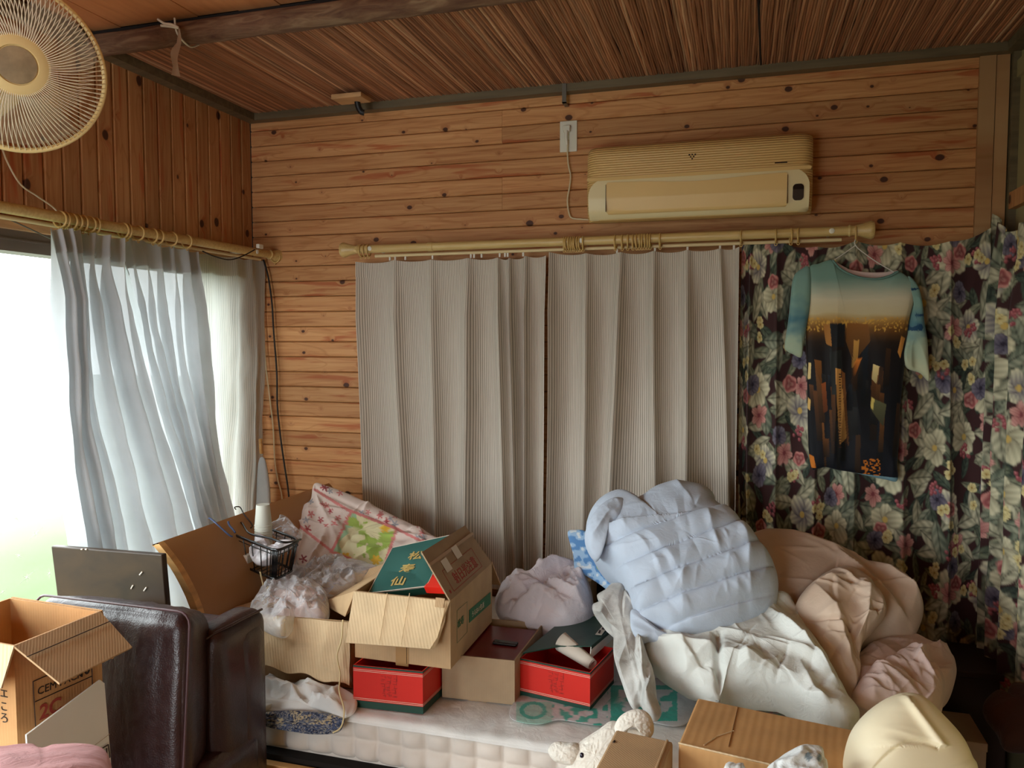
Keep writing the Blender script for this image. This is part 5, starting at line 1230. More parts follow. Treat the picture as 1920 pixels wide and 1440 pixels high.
# ================================================================== BEDDING PILE
def seamlines(uv, r, px, py, v):
    f = py+.29*(px-1165)+18*np.sin((px-1160)/150)
    s = np.abs(np.sin(np.pi*(f-1014)/50.5))
    main = (px > 1120) & (py > 985-(px-1160)*.18)
    d = .020*s**.5*main+folds(uv, 22, 1.9, .35, .15, .020, .009, 3, (.25, .25))*(.4+.6*s)+folds(uv, 60, 1.8, .9, .05, .007, .0025, 6, (.25, .25))*(.4+.6*s)+.012*fbm(np.c_[uv*4, 0*uv[:, :1]], 4, 2)
    fold = np.exp(-((py-(1000-(px-1150)*.75-8))/9.)**2)*((px > 1150) & (px < 1225)); return d
pl = Plane(P(1150, 1200, 'y', -.86), P(1400, 1200, 'y', -.82), P(1270, 920, 'y', -.40))
bq = puff('blue_quilt', [(1150, 938), (1172, 942), (1185, 955), (1200, 947), (1235, 925), (1275, 918), (1318, 924), (1338, 938), (1345, 955), (1372, 975), (1395, 1000), (1425, 1035), (1452, 1075), (1459, 1110), (1450, 1140), (1420, 1170), (1385, 1193), (1340, 1211), (1275, 1220), (1235, 1208), (1196, 1196), (1186, 1160), (1172, 1118), (1145, 1080), (1118, 1052), (1100, 1012), (1104, 978), (1122, 952)],
          pl, .13, .16, M['blue_quilt'], None, segs=420, rings=200, n=2.6, disp=seamlines); tag(bq, 'pale blue quilted blanket heaped at the centre of the bedding pile', 'blanket')
pl2 = Plane(P(1150, 1100, 'y', -.78), P(1260, 1080, 'y', -.66), P(1180, 930, 'y', -.52))
fq = puff('rolled_fold', [(1122, 952), (1140, 940), (1158, 936), (1174, 941), (1178, 960), (1168, 982), (1140, 998), (1130, 1020), (1122, 1050), (1106, 1035), (1098, 1005), (1105, 975)], pl2, .045, .05, M['blue_quilt'], bq, segs=160, rings=60, disp=lambda uv, r, px, py, v: .008*creases(uv, .9, 14, 3, 1.4, 3)+.003*fbm(v*30, 3, 3))
pl3 = Plane(P(1190, 1210, 'y', -.93), P(1280, 1225, 'y', -.93), P(1220, 1150, 'y', -.86))
fq2 = puff('turned_edge', [(1182, 1148), (1196, 1146), (1210, 1160), (1240, 1185), (1290, 1208), (1284, 1220), (1250, 1216), (1222, 1203), (1200, 1206), (1186, 1198)], pl3, .022, .02, M['blue_quilt'], bq, segs=140, rings=40, disp=lambda uv, r, px, py, v: .004*creases(uv, -.4, 30, 3, 1, 3))
def blcol(uv, px, py, v):
    c = np.full((len(v), 3), 0.)+np.array([158, 192, 224.]); g = vn(np.stack([px/7, py/7, 0*px], 1), 4)
    c = np.where((g > .2)[:, None], np.array([94, 142, 196.]), c); c = np.where((g < -.45)[:, None], np.array([214, 224, 232.]), c)
    m = (np.hypot((px-1140)/22, (py-1062)/12) < 1) & (g > -.1); c = np.where(m[:, None], np.array([146, 168, 90.]), c)
    s = py-1045-(px-1066)*.85; c = np.where(((s > 18) & (np.abs(np.sin(s*.5)) < .35))[:, None], np.array([220, 228, 236.]), c); return lin(c)
pl = Plane(P(1080, 1060, 'y', -.52), P(1190, 1140, 'y', -.70), P(1100, 1000, 'y', -.44))
bp = puff('patterned_pillow', [(1065, 1000), (1078, 994), (1102, 1000), (1122, 1045), (1150, 1080), (1190, 1110), (1195, 1150), (1168, 1132), (1125, 1096), (1086, 1072), (1078, 1070), (1075, 1040)], pl, .02, .03, M['printed'], None, segs=220, rings=80, color=blcol); tag(bp, 'blue and white patterned pillow edge poking out left of the blue quilt', 'pillow')
# duvets
pl = Plane(P(1480, 1200, 'y', -.62), P(1700, 1200, 'y', -.55), P(1480, 1005, 'y', -.28))
bd = puff('beige_duvet', [(1380, 1030), (1410, 1008), (1445, 1002), (1500, 1011), (1560, 1033), (1610, 1060), (1655, 1085), (1700, 1115), (1726, 1148), (1722, 1180), (1705, 1203), (1670, 1214), (1620, 1230), (1560, 1280), (1500, 1280), (1440, 1200), (1390, 1120)], pl, .10, .16, M['beige'], None, segs=300, rings=120, n=2.6,
     disp=lambda uv, r, px, py, v: folds(uv, 16, -.9, .35, .22, .03, .03, 3, (.3, .2))*np.clip((px-1450)/150, .15, 1)+folds(uv, 40, -.5, .9, .09, .010, .006, 5, (.3, .2))-.02*np.exp(-((py-(1125-(px-1495)*.85))/10.)**2)*((px > 1480) & (px < 1570))); tag(bd, 'big beige duvet heaped behind the blue quilt against the floral curtain', 'duvet')
pl = Plane(P(1520, 1180, 'y', -.74), P(1650, 1180, 'y', -.68), P(1560, 1300, 'y', -.88))
bf_ = puff('folded_corner', [(1492, 1135), (1520, 1098), (1556, 1074), (1590, 1068), (1625, 1090), (1650, 1130), (1657, 1158), (1640, 1180), (1618, 1205), (1606, 1240), (1604, 1290), (1590, 1325), (1560, 1290), (1530, 1230), (1505, 1180)], pl, .07, .06, M['beige'], bd, segs=260, rings=100, n=2.6,
     disp=lambda uv, r, px, py, v: folds(uv, 12, 1.2, .4, .16, .025, .028, 3, (.12, .2))+folds(uv, 34, -.3, .9, .08, .009, .010, 5, (.12, .18))-.015*np.exp(-((py-(1165-(px-1540)*-.12))/4.)**2)*(px < 1600))
pl = Plane(P(1600, 1290, 'y', -.86), P(1770, 1280, 'y', -.72), P(1700, 1200, 'y', -.52))
pk = puff('pink_cushion', [(1590, 1260), (1620, 1225), (1665, 1203), (1705, 1200), (1745, 1215), (1780, 1240), (1792, 1262), (1785, 1295), (1770, 1315), (1760, 1345), (1720, 1350), (1660, 1330), (1600, 1315)], pl, .05, .07, M['pink_beige'], None, segs=220, rings=80, n=3, disp=lambda uv, r, px, py, v: folds(uv, 12, .3, .6, .15, .02, .016, 3, (.2, .12))+folds(uv, 40, .3, 1., .05, .006, .005, 5, (.2, .12))); tag(pk, 'large flat pink-beige cushion at the bottom of the pile beside the dark corner', 'cushion')
pl = Plane(P(1620, 1330, 'y', -.98), P(1760, 1330, 'y', -.90), P(1710, 1235, 'y', -.72))
pk2 = puff('pink_pillow', [(1600, 1300), (1630, 1262), (1672, 1235), (1700, 1222), (1718, 1230), (1728, 1224), (1738, 1245), (1762, 1275), (1770, 1292), (1762, 1325), (1748, 1346), (1722, 1350), (1680, 1335), (1620, 1325)], pl, .05, .04, M['pink_beige'], None, segs=240, rings=100, n=2.4, disp=lambda uv, r, px, py, v: folds(uv, 26, 1.4, .5, .08, .010, .016, 3, (.15, .1))*np.clip((1300-py)/40, .15, 1)+folds(uv, 30, 1.0, 1.2, .06, .008, .005, 8, (.15, .1))); tag(pk2, 'pale pink pillow with a gathered corner in front of the flat cushion', 'pillow')
# pale sheet spilling forward
def shd(uv, r, px, py, v): return folds(uv, 16, -.7, .5, .22, .035, .035, 3)+folds(uv, 40, -.6, .9, .11, .014, .013, 5)+folds(uv, 60, .2, 1.2, .05, .007, .005, 7)+.012*fbm(np.c_[uv*5, 0*uv[:, :1]], 2, 2)-.03*np.exp(-((px-(1345+ (py-1200)*.05))/7.)**2)*(py > 1190)
pl = Plane(P(1230, 1300, 'y', -1.02), P(1590, 1350, 'y', -1.04), P(1440, 1140, 'y', -.66))
ps = puff('pale_sheet', [(1195, 1190), (1250, 1180), (1330, 1170), (1400, 1150), (1455, 1128), (1480, 1130), (1492, 1145), (1510, 1175), (1540, 1225), (1575, 1285), (1595, 1320), (1612, 1345), (1592, 1362), (1545, 1352), (1500, 1322), (1455, 1305), (1405, 1298), (1360, 1300), (1345, 1312), (1300, 1292), (1245, 1262), (1212, 1235)], pl, .06, .09, M['pale_sheet'], None, segs=360, rings=170, n=2.8, disp=shd); tag(ps, 'pale green-white crumpled sheet spilling in front of the blue quilt', 'sheet')
pl = Plane(P(1140, 1150, 'y', -.82), P(1200, 1150, 'y', -.82), P(1210, 1340, 'y', -1.08))
gc = puff('grey_garment', [(1114, 1150), (1112, 1136), (1124, 1130), (1120, 1118), (1136, 1108), (1150, 1096), (1172, 1100), (1192, 1135), (1200, 1185), (1214, 1230), (1226, 1262), (1232, 1310), (1240, 1335), (1228, 1350), (1212, 1340), (1200, 1322), (1190, 1330), (1178, 1314), (1166, 1280), (1152, 1235), (1150, 1190), (1136, 1162)], pl, .035, .04, M['grey_cloth'], None, segs=240, rings=90, n=2.6, disp=lambda uv, r, px, py, v: folds(uv, 18, 1.9, .25, .2, .012, .024, 3, (.1, .2))+folds(uv, 40, 1.7, .9, .06, .007, .006, 5, (.12, .2))); tag(gc, 'greyish printed garment hanging down between the gift box and the pale sheet', 'garment')
pl = Plane(P(1380, 1320, 'z', ZM+.024), P(1600, 1350, 'z', ZM+.024), P(1500, 1390, 'z', ZM+.024))
def dot(uv, px, py, v):
    g = vn(np.stack([px/6, py/5, 0*px], 1), 4); c = np.full((len(v), 3), 0.)+np.array([206, 202, 184.]); c = np.where((g > .45)[:, None], np.array([196, 120, 116.]), c); c = np.where((g < -.45)[:, None], np.array([140, 158, 120.]), c); return lin(c)
fsn = puff('floral_bedspread', [(1340, 1300), (1400, 1295), (1560, 1325), (1640, 1350), (1640, 1400), (1500, 1400), (1340, 1370)], pl, .012, .006, M['printed'], None, segs=260, rings=100, color=dot, disp=lambda uv, r, px, py, v: .003*fbm(v*20)); tag(fsn, 'thin floral bedspread peeking out under the pale sheet', 'bedspread')

# ================================================================== SHIRT
def shirtcol(uv, px, py, v):
    g = fbm(np.stack([px/60, py/14, 0*px], 1), 3, 3); y = py+g*3
    st = [(485, (108, 142, 130)), (520, (112, 144, 132)), (542, (156, 166, 148)), (560, (196, 188, 160)), (588, (190, 176, 138)), (602, (164, 124, 62)), (616, (110, 72, 30)), (640, (40, 27, 18)), (665, (22, 17, 17)), (760, (14, 14, 18)), (905, (15, 18, 26))]
    c = np.stack([np.interp(y, [a for a, _ in st], [b[k] for _, b in st]) for k in range(3)], 1)
    gl_ = vn(np.stack([px/3, py/3, 0*px], 1), 7); c = np.where(((py > 595) & (py < 622) & (gl_ > .35))[:, None], np.array([196, 150, 66.]), c)
    def poly(pts, col, shade=0):
        nonlocal c; m = np.ones(len(px), bool); n = len(pts)
        for i in range(n):
            (x0, y0), (x1, y1) = pts[i], pts[(i+1) % n]; m &= ((x1-x0)*(py-y0)-(y1-y0)*(px-x0)) > 0
        col = np.array(col, float)
        k = np.clip(1-(py-pts[0][1])/max(1, max(p[1] for p in pts)-pts[0][1])*shade, 0, 1)[:, None]; c = np.where(m[:, None], col*k, c)
    r2 = np.random.RandomState(9)
    for _ in range(34):
        x = 1515+r2.rand()*170; y0 = 615+r2.rand()*210; w_ = 4+r2.rand()*9; h_ = 30+r2.rand()*90; sl = (x-1600)*-.10*h_/90; q_ = [(60, 38, 20), (96, 58, 26), (34, 34, 34), (26, 32, 40), (128, 80, 36)][r2.randint(5)]
        poly([(x, y0), (x+w_, y0+2), (x+w_+sl*.8, y0+h_), (x+sl, y0+h_)], q_, .7)
    poly([(1543, 607), (1556, 608), (1560, 650), (1549, 645)], (160, 108, 50)); poly([(1556, 606), (1585, 607), (1583, 650), (1560, 652)], (24, 24, 26)); 
    poly([(1588, 605), (1628, 608), (1632, 640), (1600, 680), (1586, 640)], (134, 86, 38), .5)
    poly([(1601, 638), (1611, 638), (1607, 690), (1598, 690)], (190, 140, 66), .3); poly([(1606, 672), (1615, 674), (1608, 706), (1602, 704)], (206, 120, 46))
    poly([(1555, 660), (1578, 656), (1580, 740), (1560, 740)], (36, 38, 36)); poly([(1566, 690), (1576, 692), (1588, 820), (1574, 835)], (202, 146, 76), .35)
    poly([(1577, 694), (1584, 700), (1592, 840), (1588, 830)], (120, 74, 36), .4)
    poly([(1516, 680), (1521, 680), (1520, 710), (1514, 710)], (214, 190, 130)); poly([(1515, 745), (1520, 750), (1519, 770), (1514, 765)], (210, 170, 100)); poly([(1540, 720), (1548, 716), (1552, 770), (1544, 775)], (140, 74, 34), .4)
    poly([(1637, 682), (1649, 687), (1643, 720), (1634, 710)], (220, 196, 132), .25); poly([(1650, 686), (1657, 690), (1652, 720), (1645, 722)], (54, 34, 20))
    poly([(1634, 746), (1662, 758), (1656, 800), (1634, 770)], (92, 92, 62), .4); poly([(1634, 745), (1640, 748), (1637, 768), (1632, 764)], (206, 184, 100))
    poly([(1690, 630), (1697, 634), (1688, 672), (1683, 660)], (190, 130, 60)); poly([(1514, 850), (1526, 856), (1530, 878), (1516, 876)], (190, 110, 36))
    m = (py > 860) & (px > 1615) & (px < 1650) & (gl_ > .2); c = np.where(m[:, None], np.array([176, 100, 30.]), c)
    wn_ = (np.abs(np.sin(py*.62)) > .75) & (px > 1573) & (px < 1577) & (py > 700) & (py < 840); c = np.where(wn_[:, None], np.array([60, 34, 20.]), c)
    c = np.where((py > 884+(px-1580)*.12)[:, None] & (px > 1590)[:, None], np.array([104, 136, 146.]), c)
    return lin(np.clip(c, 0, 255))
def slv(uv, px, py, v):
    g = fbm(np.stack([px/30, py/20, 0*px], 1), 6, 3); y = py+g*14
    st = [(500, (112, 146, 138)), (560, (120, 152, 140)), (605, (72, 112, 124)), (640, (150, 168, 146)), (700, (176, 178, 146))]; c = np.stack([np.interp(y, [a for a, _ in st], [b[k] for _, b in st]) for k in range(3)], 1)
    blue = (px > 1690) & (px < 1735) & (py > 540) & (py < 620) & (g > -.2); c = np.where(blue[:, None], np.array([30, 64, 92.]), c); return lin(c)
pl = Plane(P(1520, 500, 'y', -.150), P(1700, 500, 'y', -.145), P(1600, 900, 'y', -.165))
tsh = thing('tshirt', pl.at(1600, 890), 'short-sleeved shirt printed with a golden city at dusk, hanging on the floral curtain', 'shirt')
puff('body', [(1516, 505), (1536, 494), (1558, 487), (1564, 495), (1580, 508), (1605, 518), (1640, 521), (1668, 515), (1682, 508), (1700, 518), (1716, 532), (1714, 560), (1704, 600), (1699, 640), (1694, 700), (1688, 760), (1685, 830), (1682, 868), (1682, 901), (1660, 899), (1630, 893), (1600, 886), (1570, 881), (1548, 876), (1532, 879), (1522, 878), (1516, 840), (1514, 760), (1513, 690), (1511, 630), (1516, 570)],
     pl, .026, .018, M['shirt'], tsh, segs=520, rings=240, n=3.2, center=(1605, 690), color=shirtcol, disp=lambda uv, r, px, py, v: .012*creases(uv, 1.57, 11, 5, .8, 7)*np.clip((py-560)/120, .1, 1)+.004*creases(uv, .2, 6, 9, 1, 4))
puff('sleeve', [(1518, 503), (1500, 506), (1487, 522), (1482, 560), (1478, 600), (1472, 640), (1472, 655), (1486, 664), (1502, 670), (1506, 650), (1512, 615), (1520, 560)], pl, .028, .016, M['shirt'], tsh, segs=200, rings=90, n=3, color=slv, disp=lambda uv, r, px, py, v: .006*creases(uv, 1.4, 14, 5, .8, 5))
puff('sleeve', [(1702, 518), (1720, 535), (1728, 565), (1732, 600), (1738, 640), (1740, 680), (1741, 714), (1725, 700), (1700, 690), (1692, 668), (1697, 640), (1706, 595), (1712, 560)], pl, .028, .016, M['shirt'], tsh, segs=200, rings=90, n=3, color=slv, disp=lambda uv, r, px, py, v: .010*creases(uv, 1.7, 16, 5, .8, 5))
plb = Plane(P(1560, 500, 'y', -.128), P(1700, 500, 'y', -.124), P(1600, 560, 'y', -.130))
puff('neck_lining', [(1558, 487), (1575, 500), (1620, 510), (1665, 510), (1684, 508), (1670, 540), (1620, 545), (1570, 530)], plb, .004, .003, M['pink_beige'], tsh, segs=90, rings=20)
M['collar'] = simple('teal_collar', (92, 124, 116), .7)
MB().tube(smoothpts([pl.at(x, y)+pl.n*.020 for x, y in ((1560, 489), (1572, 503), (1590, 514), (1615, 522), (1645, 524), (1668, 518), (1682, 510))], 40), .0035, 8).build('collar', M['collar'], tsh, True)
hg = MB().tube(smoothpts([P(1598, 430, 'y', -.122), P(1604, 424, 'y', -.122), P(1610, 432, 'y', -.125), P(1605, 445, 'y', -.13), P(1604, 460, 'y', -.135), P(1625, 478, 'y', -.135), P(1650, 495, 'y', -.135), P(1690, 518, 'y', -.14)], 50), .0018, 7)
hg.tube(smoothpts([P(1604, 460, 'y', -.135), P(1590, 470, 'y', -.135), P(1560, 490, 'y', -.138), P(1520, 512, 'y', -.14)], 30), .0018, 7)
hgo = hg.build('clothes_hanger', M['hook'], None, True); tag(hgo, 'thin wire clothes hanger hooked by the right finial, holding the printed shirt', 'hanger')

# ================================================================== SOFA AND LEFT FOREGROUND
sofa = thing('leather_sofa', (-1.45, -1.6, 0), 'dark brown leather armchair with a piped back cushion in front of the window', 'sofa')
v, f = rbox((-1.452, -1.468, .615), (.47, .155, .49), .045, 26, .010)
v[:, 2] -= np.clip(v[:, 1]+1.545, 0, 1)*.30*np.clip((v[:, 2]-.6)/.2, 0, 1); v[:, 0] -= (v[:, 1]+1.55)*.30*(v[:, 0]+1.7)/.47; v[:, 1] += (v[:, 2]-.62)*.08
nn = fbm(v*[18, 6, 7], 5, 3)+.8*fbm(v*[5, 5, 3], 7, 2); v[:, 1] -= .005*nn*(v[:, 1] < -1.47); v[:, 2] += .004*fbm(v*[40, 9, 4], 8, 2)*(v[:, 2] > .8)
mk('back_cushion', v, f, M['leather'], sofa, True)
x0, x1, z0, z1 = -1.680, -1.222, .40, .862
pp_ = []
for (cx, cz, a0) in ((x1-.03, z1-.03, 0), (x0+.03, z1-.03, 90), (x0+.03, z0+.03, 180), (x1-.03, z0+.03, 270)):
    for a in np.radians(np.linspace(a0, a0+90, 8)): pp_.append((cx+.03*math.cos(a), -1.541+(cz+.03*math.sin(a)-.62)*.10, cz+.03*math.sin(a)))
MB().tube(even(pp_, 140), .0032, 8, True).build('piping', M['piping'], sofa, True)
v, f = rbox((-1.262, -1.33, .53), (.105, .21, .50), .035, 18, .006); mk('side_wing', v, f, M['leather'], sofa, True)
MB().tube(smoothpts([(-1.214, -1.25, .780), (-1.217, -1.38, .782), (-1.242, -1.428, .768), (-1.255, -1.437, .74), (-1.253, -1.438, .55), (-1.249, -1.438, .36)], 50), .0035, 8).build('piping', M['leather'], sofa, True)
v, f = rbox((-1.262, -1.40, .38), (.13, .24, .20), .035, 16, .006); mk('armrest', v, f, M['leather'], sofa, True)
v, f = rbox((-1.47, -1.82, .34), (.44, .56, .22), .05, 16, .012); mk('seat_cushion', v, f, M['leather_red'], sofa, True)
v, f = rbox((-1.47, -1.68, .13), (.56, .74, .20), .03, 10); mk('base', v, f, M['leather'], sofa, True)
v, f = rbox((-1.45, -1.30, .45), (.50, .12, .62), .04, 12); mk('back_frame', v, f, M['leather'], sofa, True)
# brown lacquered cabinet behind the sofa
y_ = -1.20; q = [P(98, 1019, 'y', -1.235), P(303, 1024, 'y', -1.19), P(322, 1140, 'y', -1.19), P(118, 1140, 'y', -1.235)]
cab = thing('lacquered_cabinet', (q[0][0], -1.2, 0), 'scratched glossy brown cabinet standing between the leather sofa and the window', 'cabinet')
x0, x1 = -1.955, -1.615; zt_ = q[0][2]
MB().box((x0+.03, -1.205, 0), (x1-.04, -1.180, zt_-.02)).build('body', M['lacquer'], cab, auto=.004)
xl_, xr_ = P(98, 1019, 'y', -1.22)[0], P(305, 1022, 'y', -1.22)[0]
MB().add([(xl_, -1.225, zt_-.012), (xr_, -1.225, zt_-.006), (xr_+.02, -1.225, .62), (xl_+.03, -1.225, .62), (xl_, -1.205, zt_-.012), (xr_, -1.205, zt_-.006), (xr_+.02, -1.205, .62), (xl_+.03, -1.205, .62)], [(0, 3, 2, 1), (4, 5, 6, 7), (0, 1, 5, 4), (1, 2, 6, 5), (3, 0, 4, 7), (2, 3, 7, 6)]).build('front_panel', M['lacquer'], cab, auto=.003)
for a, b in (((262, 1078), (267, 1072)), ((246, 1104), (250, 1097)), ((270, 1108), (275, 1101)), ((152, 1030), (155, 1030)), ((160, 1030), (163, 1030))):
    MB().tube([P(a[0], a[1], 'y', -1.2265), P(b[0], b[1], 'y', -1.2265)], .0022, 6).build('scratch', M['white_line'], cab)
# carton on the sofa seat
zC = .90; n0 = P(26, 1211, 'z', zC); n1_ = P(188, 1146, 'z', zC); e2 = n1_-n0; d1 = np.array([-e2[1], e2[0], 0])/np.linalg.norm(e2)
zb0 = .455; base = Z3(n0, zb0)
Ccm = thing('open_carton', base, 'tall open carton with black printed lettering on the sofa seat at the left edge', 'cardboard box')
e1 = d1*.27
open_box(Ccm, base, e1, e2, zC-zb0, .004, M['carton_orange'])
N0, N1 = Z3(n0, zC), Z3(n1_, zC); xo = np.cross(e2/np.linalg.norm(e2), [0, 0, 1.0])
xo = -d1
cpl = Plane(N0, N1, P(112, 1281, 'y', N0[1])); flap(Ccm, [N0, N1, cpl.at(248, 1213), cpl.at(112, 1281)], CB)
MB().tube([N0*.68+P(112, 1281, 'y', N0[1])*.32-[0, .003, -.003], N1*.68+cpl.at(248, 1213)*.32+[0, -.001, .003]], .001, 5).build('crease', M['brown_dark'], Ccm)
flap(Ccm, [N0, N0+e1, N0+e1+[0, -.10, -.13], P(2, 1290, 'y', N0[1]-.04)], M['carton_light'])
flap(Ccm, [N1+[0, .002, 0], N1+e1+[0, .002, 0], N1+e1+[0, .03, -.12], N1+[0, .03, -.12]], M['carton_orange'])
er = e2/np.linalg.norm(e2)
def onr(px, py, lift=.001):
    p0_ = N0+xo*lift; d = ray(px, py); return CAM+d*(((p0_-CAM)@xo)/(d@xo))
for L in (((62, 1278), (172, 1230)), ((66, 1316), (172, 1268)), ((62, 1278), (70, 1420)), ((172, 1230), (176, 1400))):
    MB().tube([onr(*L[0]), onr(*L[1])], .0011, 4).build('print_line', M['ink'], Ccm)
text(Ccm, 'CEM PACK', onr(70, 1304), onr(140, 1275)-onr(70, 1304), (0, 0, 1), .0225, M['ink'])
text(Ccm, '10', onr(148, 1270), onr(164, 1263)-onr(148, 1270), (0, 0, 1), .028, M['ink'], bold=.001)
text(Ccm, '2C', onr(74, 1350), onr(140, 1320)-onr(74, 1350), (0, 0, 1), .042, M['ink_red'], bold=.001)
def onl(px, py): 
    nl = -er; p0_ = N0+nl*.001; d = ray(px, py); return CAM+d*(((p0_-CAM)@nl)/(d@nl))
text(Ccm, 'ろ', onl(0, 1352), -d1, (0, 0, 1), .024, M['ink']); text(Ccm, 'こ', onl(0, 1330), -d1, (0, 0, 1), .022, M['ink']); text(Ccm, 'エ', onl(0, 1306), -d1, (0, 0, 1), .022, M['ink'])
def onw(px, py, k=.045): 
    p0_ = N0+xo*k; d = ray(px, py); return CAM+d*(((p0_-CAM)@xo)/(d@xo))
wc = thing('white_card', onw(130, 1440), 'white cardboard sheet with a double-arrow mark leaning against the lettered carton', 'card')
MB().slab([onw(50, 1378), onw(188, 1275), onw(196, 1281), onw(214, 1500), onw(58, 1520)], .004).build('sheet', M['white_board'], wc)
for L in (((176, 1413), (203, 1396)), ((176, 1413), (178, 1432)), ((203, 1396), (206, 1420)), ((190, 1405), (192, 1428)), ((178, 1432), (206, 1420)), ((196, 1424), (195, 1406)), ((201, 1421), (200, 1403))):
    MB().tube([onw(*L[0], .0495), onw(*L[1], .0495)], .0013, 5).build('print_line', M['ink'], wc)
MB().tube([onw(150, 1418, .0492), onw(206, 1376, .0492)], .0006, 4).build('crease', M['carton_grey'], wc)
pl = Plane(P(0, 1440, 'y', -2.06), P(200, 1440, 'y', -2.0), P(100, 1415, 'y', -1.96))
pkc = puff('pink_cloth', [(-60, 1440), (0, 1424), (50, 1418), (72, 1424), (100, 1416), (150, 1414), (185, 1422), (208, 1450), (215, 1600), (190, 1760), (-60, 1780), (-100, 1600)], pl, .05, .05, M['pink_cloth'], None, segs=260, rings=100, center=(70, 1560), disp=lambda uv, r, px, py, v: .005*creases(uv, .8, 14, 3, 1.4, 3)); tag(pkc, 'dusty pink cloth at the bottom left corner in front of the lettered carton', 'cloth')

# ================================================================== RIGHT FOREGROUND
zR = .655
def closed_carton(name, label, a, b, d, z, m):
    """a = back left, b = back right, d = front left of the top"""
    a, b, d = (P(x, y, 'z', z) for x, y in (a, b, d)); c = b+(d-a)
    t = thing(name, (a+c)/2*[1, 1, 0], label, 'cardboard box')
    v = [d*[1, 1, 0], c*[1, 1, 0], b*[1, 1, 0], a*[1, 1, 0], d, c, b, a]
    bx = mk('body', v, [(0, 3, 2, 1), (0, 1, 5, 4), (1, 2, 6, 5), (2, 3, 7, 6), (3, 0, 4, 7), (4, 5, 6, 7)], m, t, auto=.005); return t, a, b, c, d
t, a, b, c, d = closed_carton('closed_carton', 'brown corrugated carton beside the cream chair back, a crease across its top', (1308, 1308), (1600, 1368), (1272, 1393), zR, M['carton_brown'])
MB().tube([P(1383, 1326, 'z', zR+.001), P(1366, 1400, 'z', zR+.001)], .0009, 5).build('seam', M['tape'], t)
MB().tube([P(1376, 1370, 'z', zR+.001), P(1345, 1380, 'z', zR+.001), P(1320, 1397, 'z', zR+.001)], .0012, 5).build('crease', M['carton_light'], t)
MB().tube([d+[.0, -.0, .0], c], .002, 6).build('worn_edge', M['carton_light'], t)
t, a, b, c, d = closed_carton('closed_carton', 'smaller plain brown carton in front of the white plush toy', (1155, 1367), (1262, 1390), (1115, 1442), .652, M['carton'])
MB().tube([b+[-.012, 0, .0], c+[-.012, 0, .0]], .0028, 6).build('folded_edge', M['carton'], t)
MB().tube([P(1150, 1392, 'z', .653), P(1153, 1389, 'z', .653)], .002, 6).build('nick', M['ink'], t)
M['tissue'] = cloth('white_plastic_tissue', (222, 224, 222), rough=.4, crumple=.3)
def tis(uv, px, py, v):
    c = np.full((len(v), 3), 0.)+np.array([218, 222, 222.]); m = (np.hypot((px-1516)/6, (py-1418)/9) < 1) | (np.hypot((px-1536)/5, (py-1420)/8) < 1); return lin(np.where(m[:, None], np.array([132, 150, 160.]), c))
pl = Plane(P(1430, 1440, 'y', -1.50), P(1545, 1440, 'y', -1.48), P(1500, 1410, 'y', -1.46))
M['tissue_p'] = cloth('printed_tissue', vcol=True, rough=.4, crumple=.3)
wt = puff('white_bag', [(1425, 1470), (1462, 1425), (1492, 1408), (1512, 1404), (1540, 1410), (1545, 1428), (1552, 1450), (1560, 1600), (1575, 1850), (1560, 2060), (1420, 2070), (1400, 1850), (1410, 1600)], pl, .06, .05, M['tissue_p'], None, segs=260, rings=120, center=(1490, 1560), color=tis, disp=lambda uv, r, px, py, v: .014*ridged(v*22, 3, 3)); tag(wt, 'white plastic bag with grey spots peeking up in front of the brown carton', 'plastic bag')
pl = Plane(P(1350, 1460, 'y', -1.50), P(1400, 1460, 'y', -1.50), P(1370, 1430, 'y', -1.48))
wt2 = puff('white_bag', [(1360, 1440), (1368, 1430), (1382, 1434), (1398, 1445), (1400, 1600), (1396, 1850), (1390, 2070), (1300, 2070), (1300, 1850), (1320, 1600), (1350, 1480)], pl, .05, .05, M['tissue'], None, segs=160, rings=80, center=(1360, 1560), disp=lambda uv, r, px, py, v: .006*ridged(v*40, 3, 3)); tag(wt2, 'tip of a second white plastic bag at the bottom edge, left of the spotted one', 'plastic bag')
# plush toy
pls = thing('plush_toy', P(1120, 1440, 'y', -1.3)*[1, 1, 0]+[0, 0, .46], 'white plush animal lying with one ear up behind the small carton', 'plush toy')
fur = lambda uv, r, px, py, v: .0012*vn(v*200, 3)+.001*vn(v*380, 4)
pl = Plane(P(1040, 1440, 'y', -1.26), P(1180, 1440, 'y', -1.26), P(1110, 1380, 'y', -1.22))
hdp = puff('head', [(1062, 1440), (1066, 1420), (1078, 1400), (1100, 1384), (1125, 1368), (1150, 1352), (1175, 1365), (1180, 1400), (1170, 1450), (1140, 1490), (1090, 1490), (1066, 1460)], pl, .045, .05, M['plush'], pls, segs=200, rings=80, disp=fur)
plm = Plane(P(1030, 1440, 'y', -1.275), P(1100, 1440, 'y', -1.28), P(1060, 1390, 'y', -1.25))
puff('muzzle', [(1029, 1410), (1034, 1397), (1046, 1390), (1066, 1392), (1082, 1393), (1090, 1408), (1086, 1425), (1078, 1436), (1060, 1434), (1040, 1427)], plm, .028, .025, M['plush'], pls, segs=130, rings=50, disp=fur)
ple = Plane(P(1150, 1400, 'y', -1.28), P(1225, 1400, 'y', -1.27), P(1190, 1340, 'y', -1.245))
puff('ear', [(1152, 1364), (1160, 1346), (1176, 1334), (1196, 1329), (1214, 1336), (1224, 1352), (1226, 1372), (1216, 1386), (1205, 1382), (1198, 1370), (1185, 1364), (1172, 1372), (1158, 1378)], ple, .022, .02, M['plush'], pls, segs=140, rings=50, disp=fur)
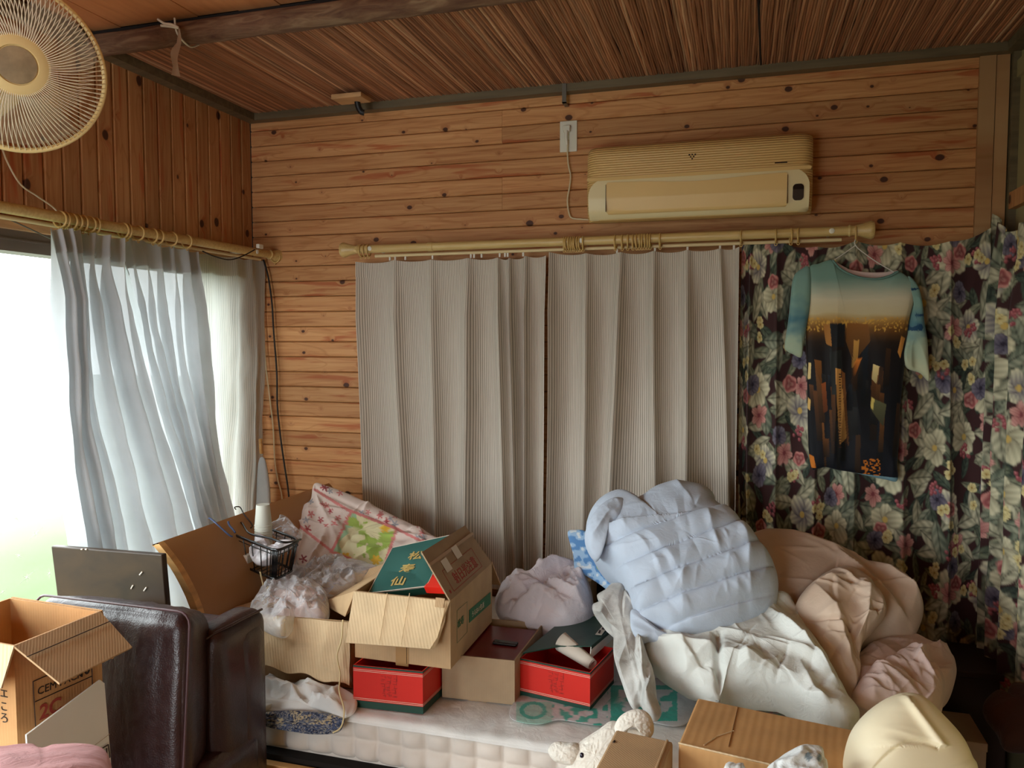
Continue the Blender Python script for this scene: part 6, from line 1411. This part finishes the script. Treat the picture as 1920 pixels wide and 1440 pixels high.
puff('inner_ear', [(1176, 1372), (1186, 1366), (1198, 1370), (1210, 1380), (1205, 1392), (1180, 1392)], Plane(P(1150, 1400, 'y', -1.275), P(1225, 1400, 'y', -1.265), P(1190, 1340, 'y', -1.24)), .008, .01, M['plush'], pls, segs=60, rings=20)
ec = P(1091, 1416, 'y', -1.318); v, f = rbox(ec, (.010, .010, .012), .005, 6); mk('eye', v, f, M['eye'], pls, True)
v, f = rbox(P(1110, 1500, 'y', -1.27)+[.04, 0, -.10], (.22, .14, .24), .06, 14); mk('body', v, f, M['plush'], pls, True)
# cream chair back
def crd(uv, r, px, py, v):
    s = np.abs(px-(1700+(py-1310)*.75)); return .010*np.exp(-(s/10.)**2)*((py < 1400) & (py > 1305))+.006*creases(uv, -.35, 22, 4, .8, 5)*np.exp(-((px-1690)/45)**2)*(py < 1400)*(px < 1700+(py-1310)*.8)-.006*np.exp(-((py-(1390+((px-1720)/70)**2*38))/3.5)**2)*(px < 1760)*(py > 1380)
pl = Plane(P(1600, 1440, 'y', -1.42), P(1800, 1440, 'y', -1.36), P(1690, 1305, 'y', -1.30))
crs = puff('cream_armchair', [(1585, 1480), (1590, 1430), (1596, 1390), (1608, 1358), (1632, 1330), (1660, 1311), (1688, 1304), (1716, 1312), (1750, 1345), (1785, 1385), (1805, 1425), (1818, 1470), (1820, 1700), (1760, 1760), (1640, 1760), (1590, 1700)], pl, .10, .10, M['cream_chair'], None, segs=320, rings=150, n=2.8, center=(1700, 1470), disp=crd); tag(crs, 'cream vinyl rounded chair back at the bottom right beside the brown carton', 'chair')

# ================================================================== DARK CORNER ON THE RIGHT
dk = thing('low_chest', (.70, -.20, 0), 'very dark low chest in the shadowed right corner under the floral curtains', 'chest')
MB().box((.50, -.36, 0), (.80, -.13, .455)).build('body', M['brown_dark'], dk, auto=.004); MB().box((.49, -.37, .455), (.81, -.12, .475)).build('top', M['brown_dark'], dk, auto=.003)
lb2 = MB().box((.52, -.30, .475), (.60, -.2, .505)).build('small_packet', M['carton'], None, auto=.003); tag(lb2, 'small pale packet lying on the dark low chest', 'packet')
cbx = thing('small_carton', (.60, -.50, 0), 'small dim cardboard box in the shadow right of the pink pillows', 'cardboard box')
MB().box((.50, -.60, 0), (.68, -.42, .36)).build('body', M['carton_grey'], cbx, auto=.003); MB().box((.498, -.602, .34), (.682, -.418, .365)).build('lid', M['carton_grey'], cbx, auto=.002)
pl = Plane(P(1850, 1350, 'y', -.62), P(1920, 1350, 'y', -.62), P(1880, 1280, 'y', -.52))
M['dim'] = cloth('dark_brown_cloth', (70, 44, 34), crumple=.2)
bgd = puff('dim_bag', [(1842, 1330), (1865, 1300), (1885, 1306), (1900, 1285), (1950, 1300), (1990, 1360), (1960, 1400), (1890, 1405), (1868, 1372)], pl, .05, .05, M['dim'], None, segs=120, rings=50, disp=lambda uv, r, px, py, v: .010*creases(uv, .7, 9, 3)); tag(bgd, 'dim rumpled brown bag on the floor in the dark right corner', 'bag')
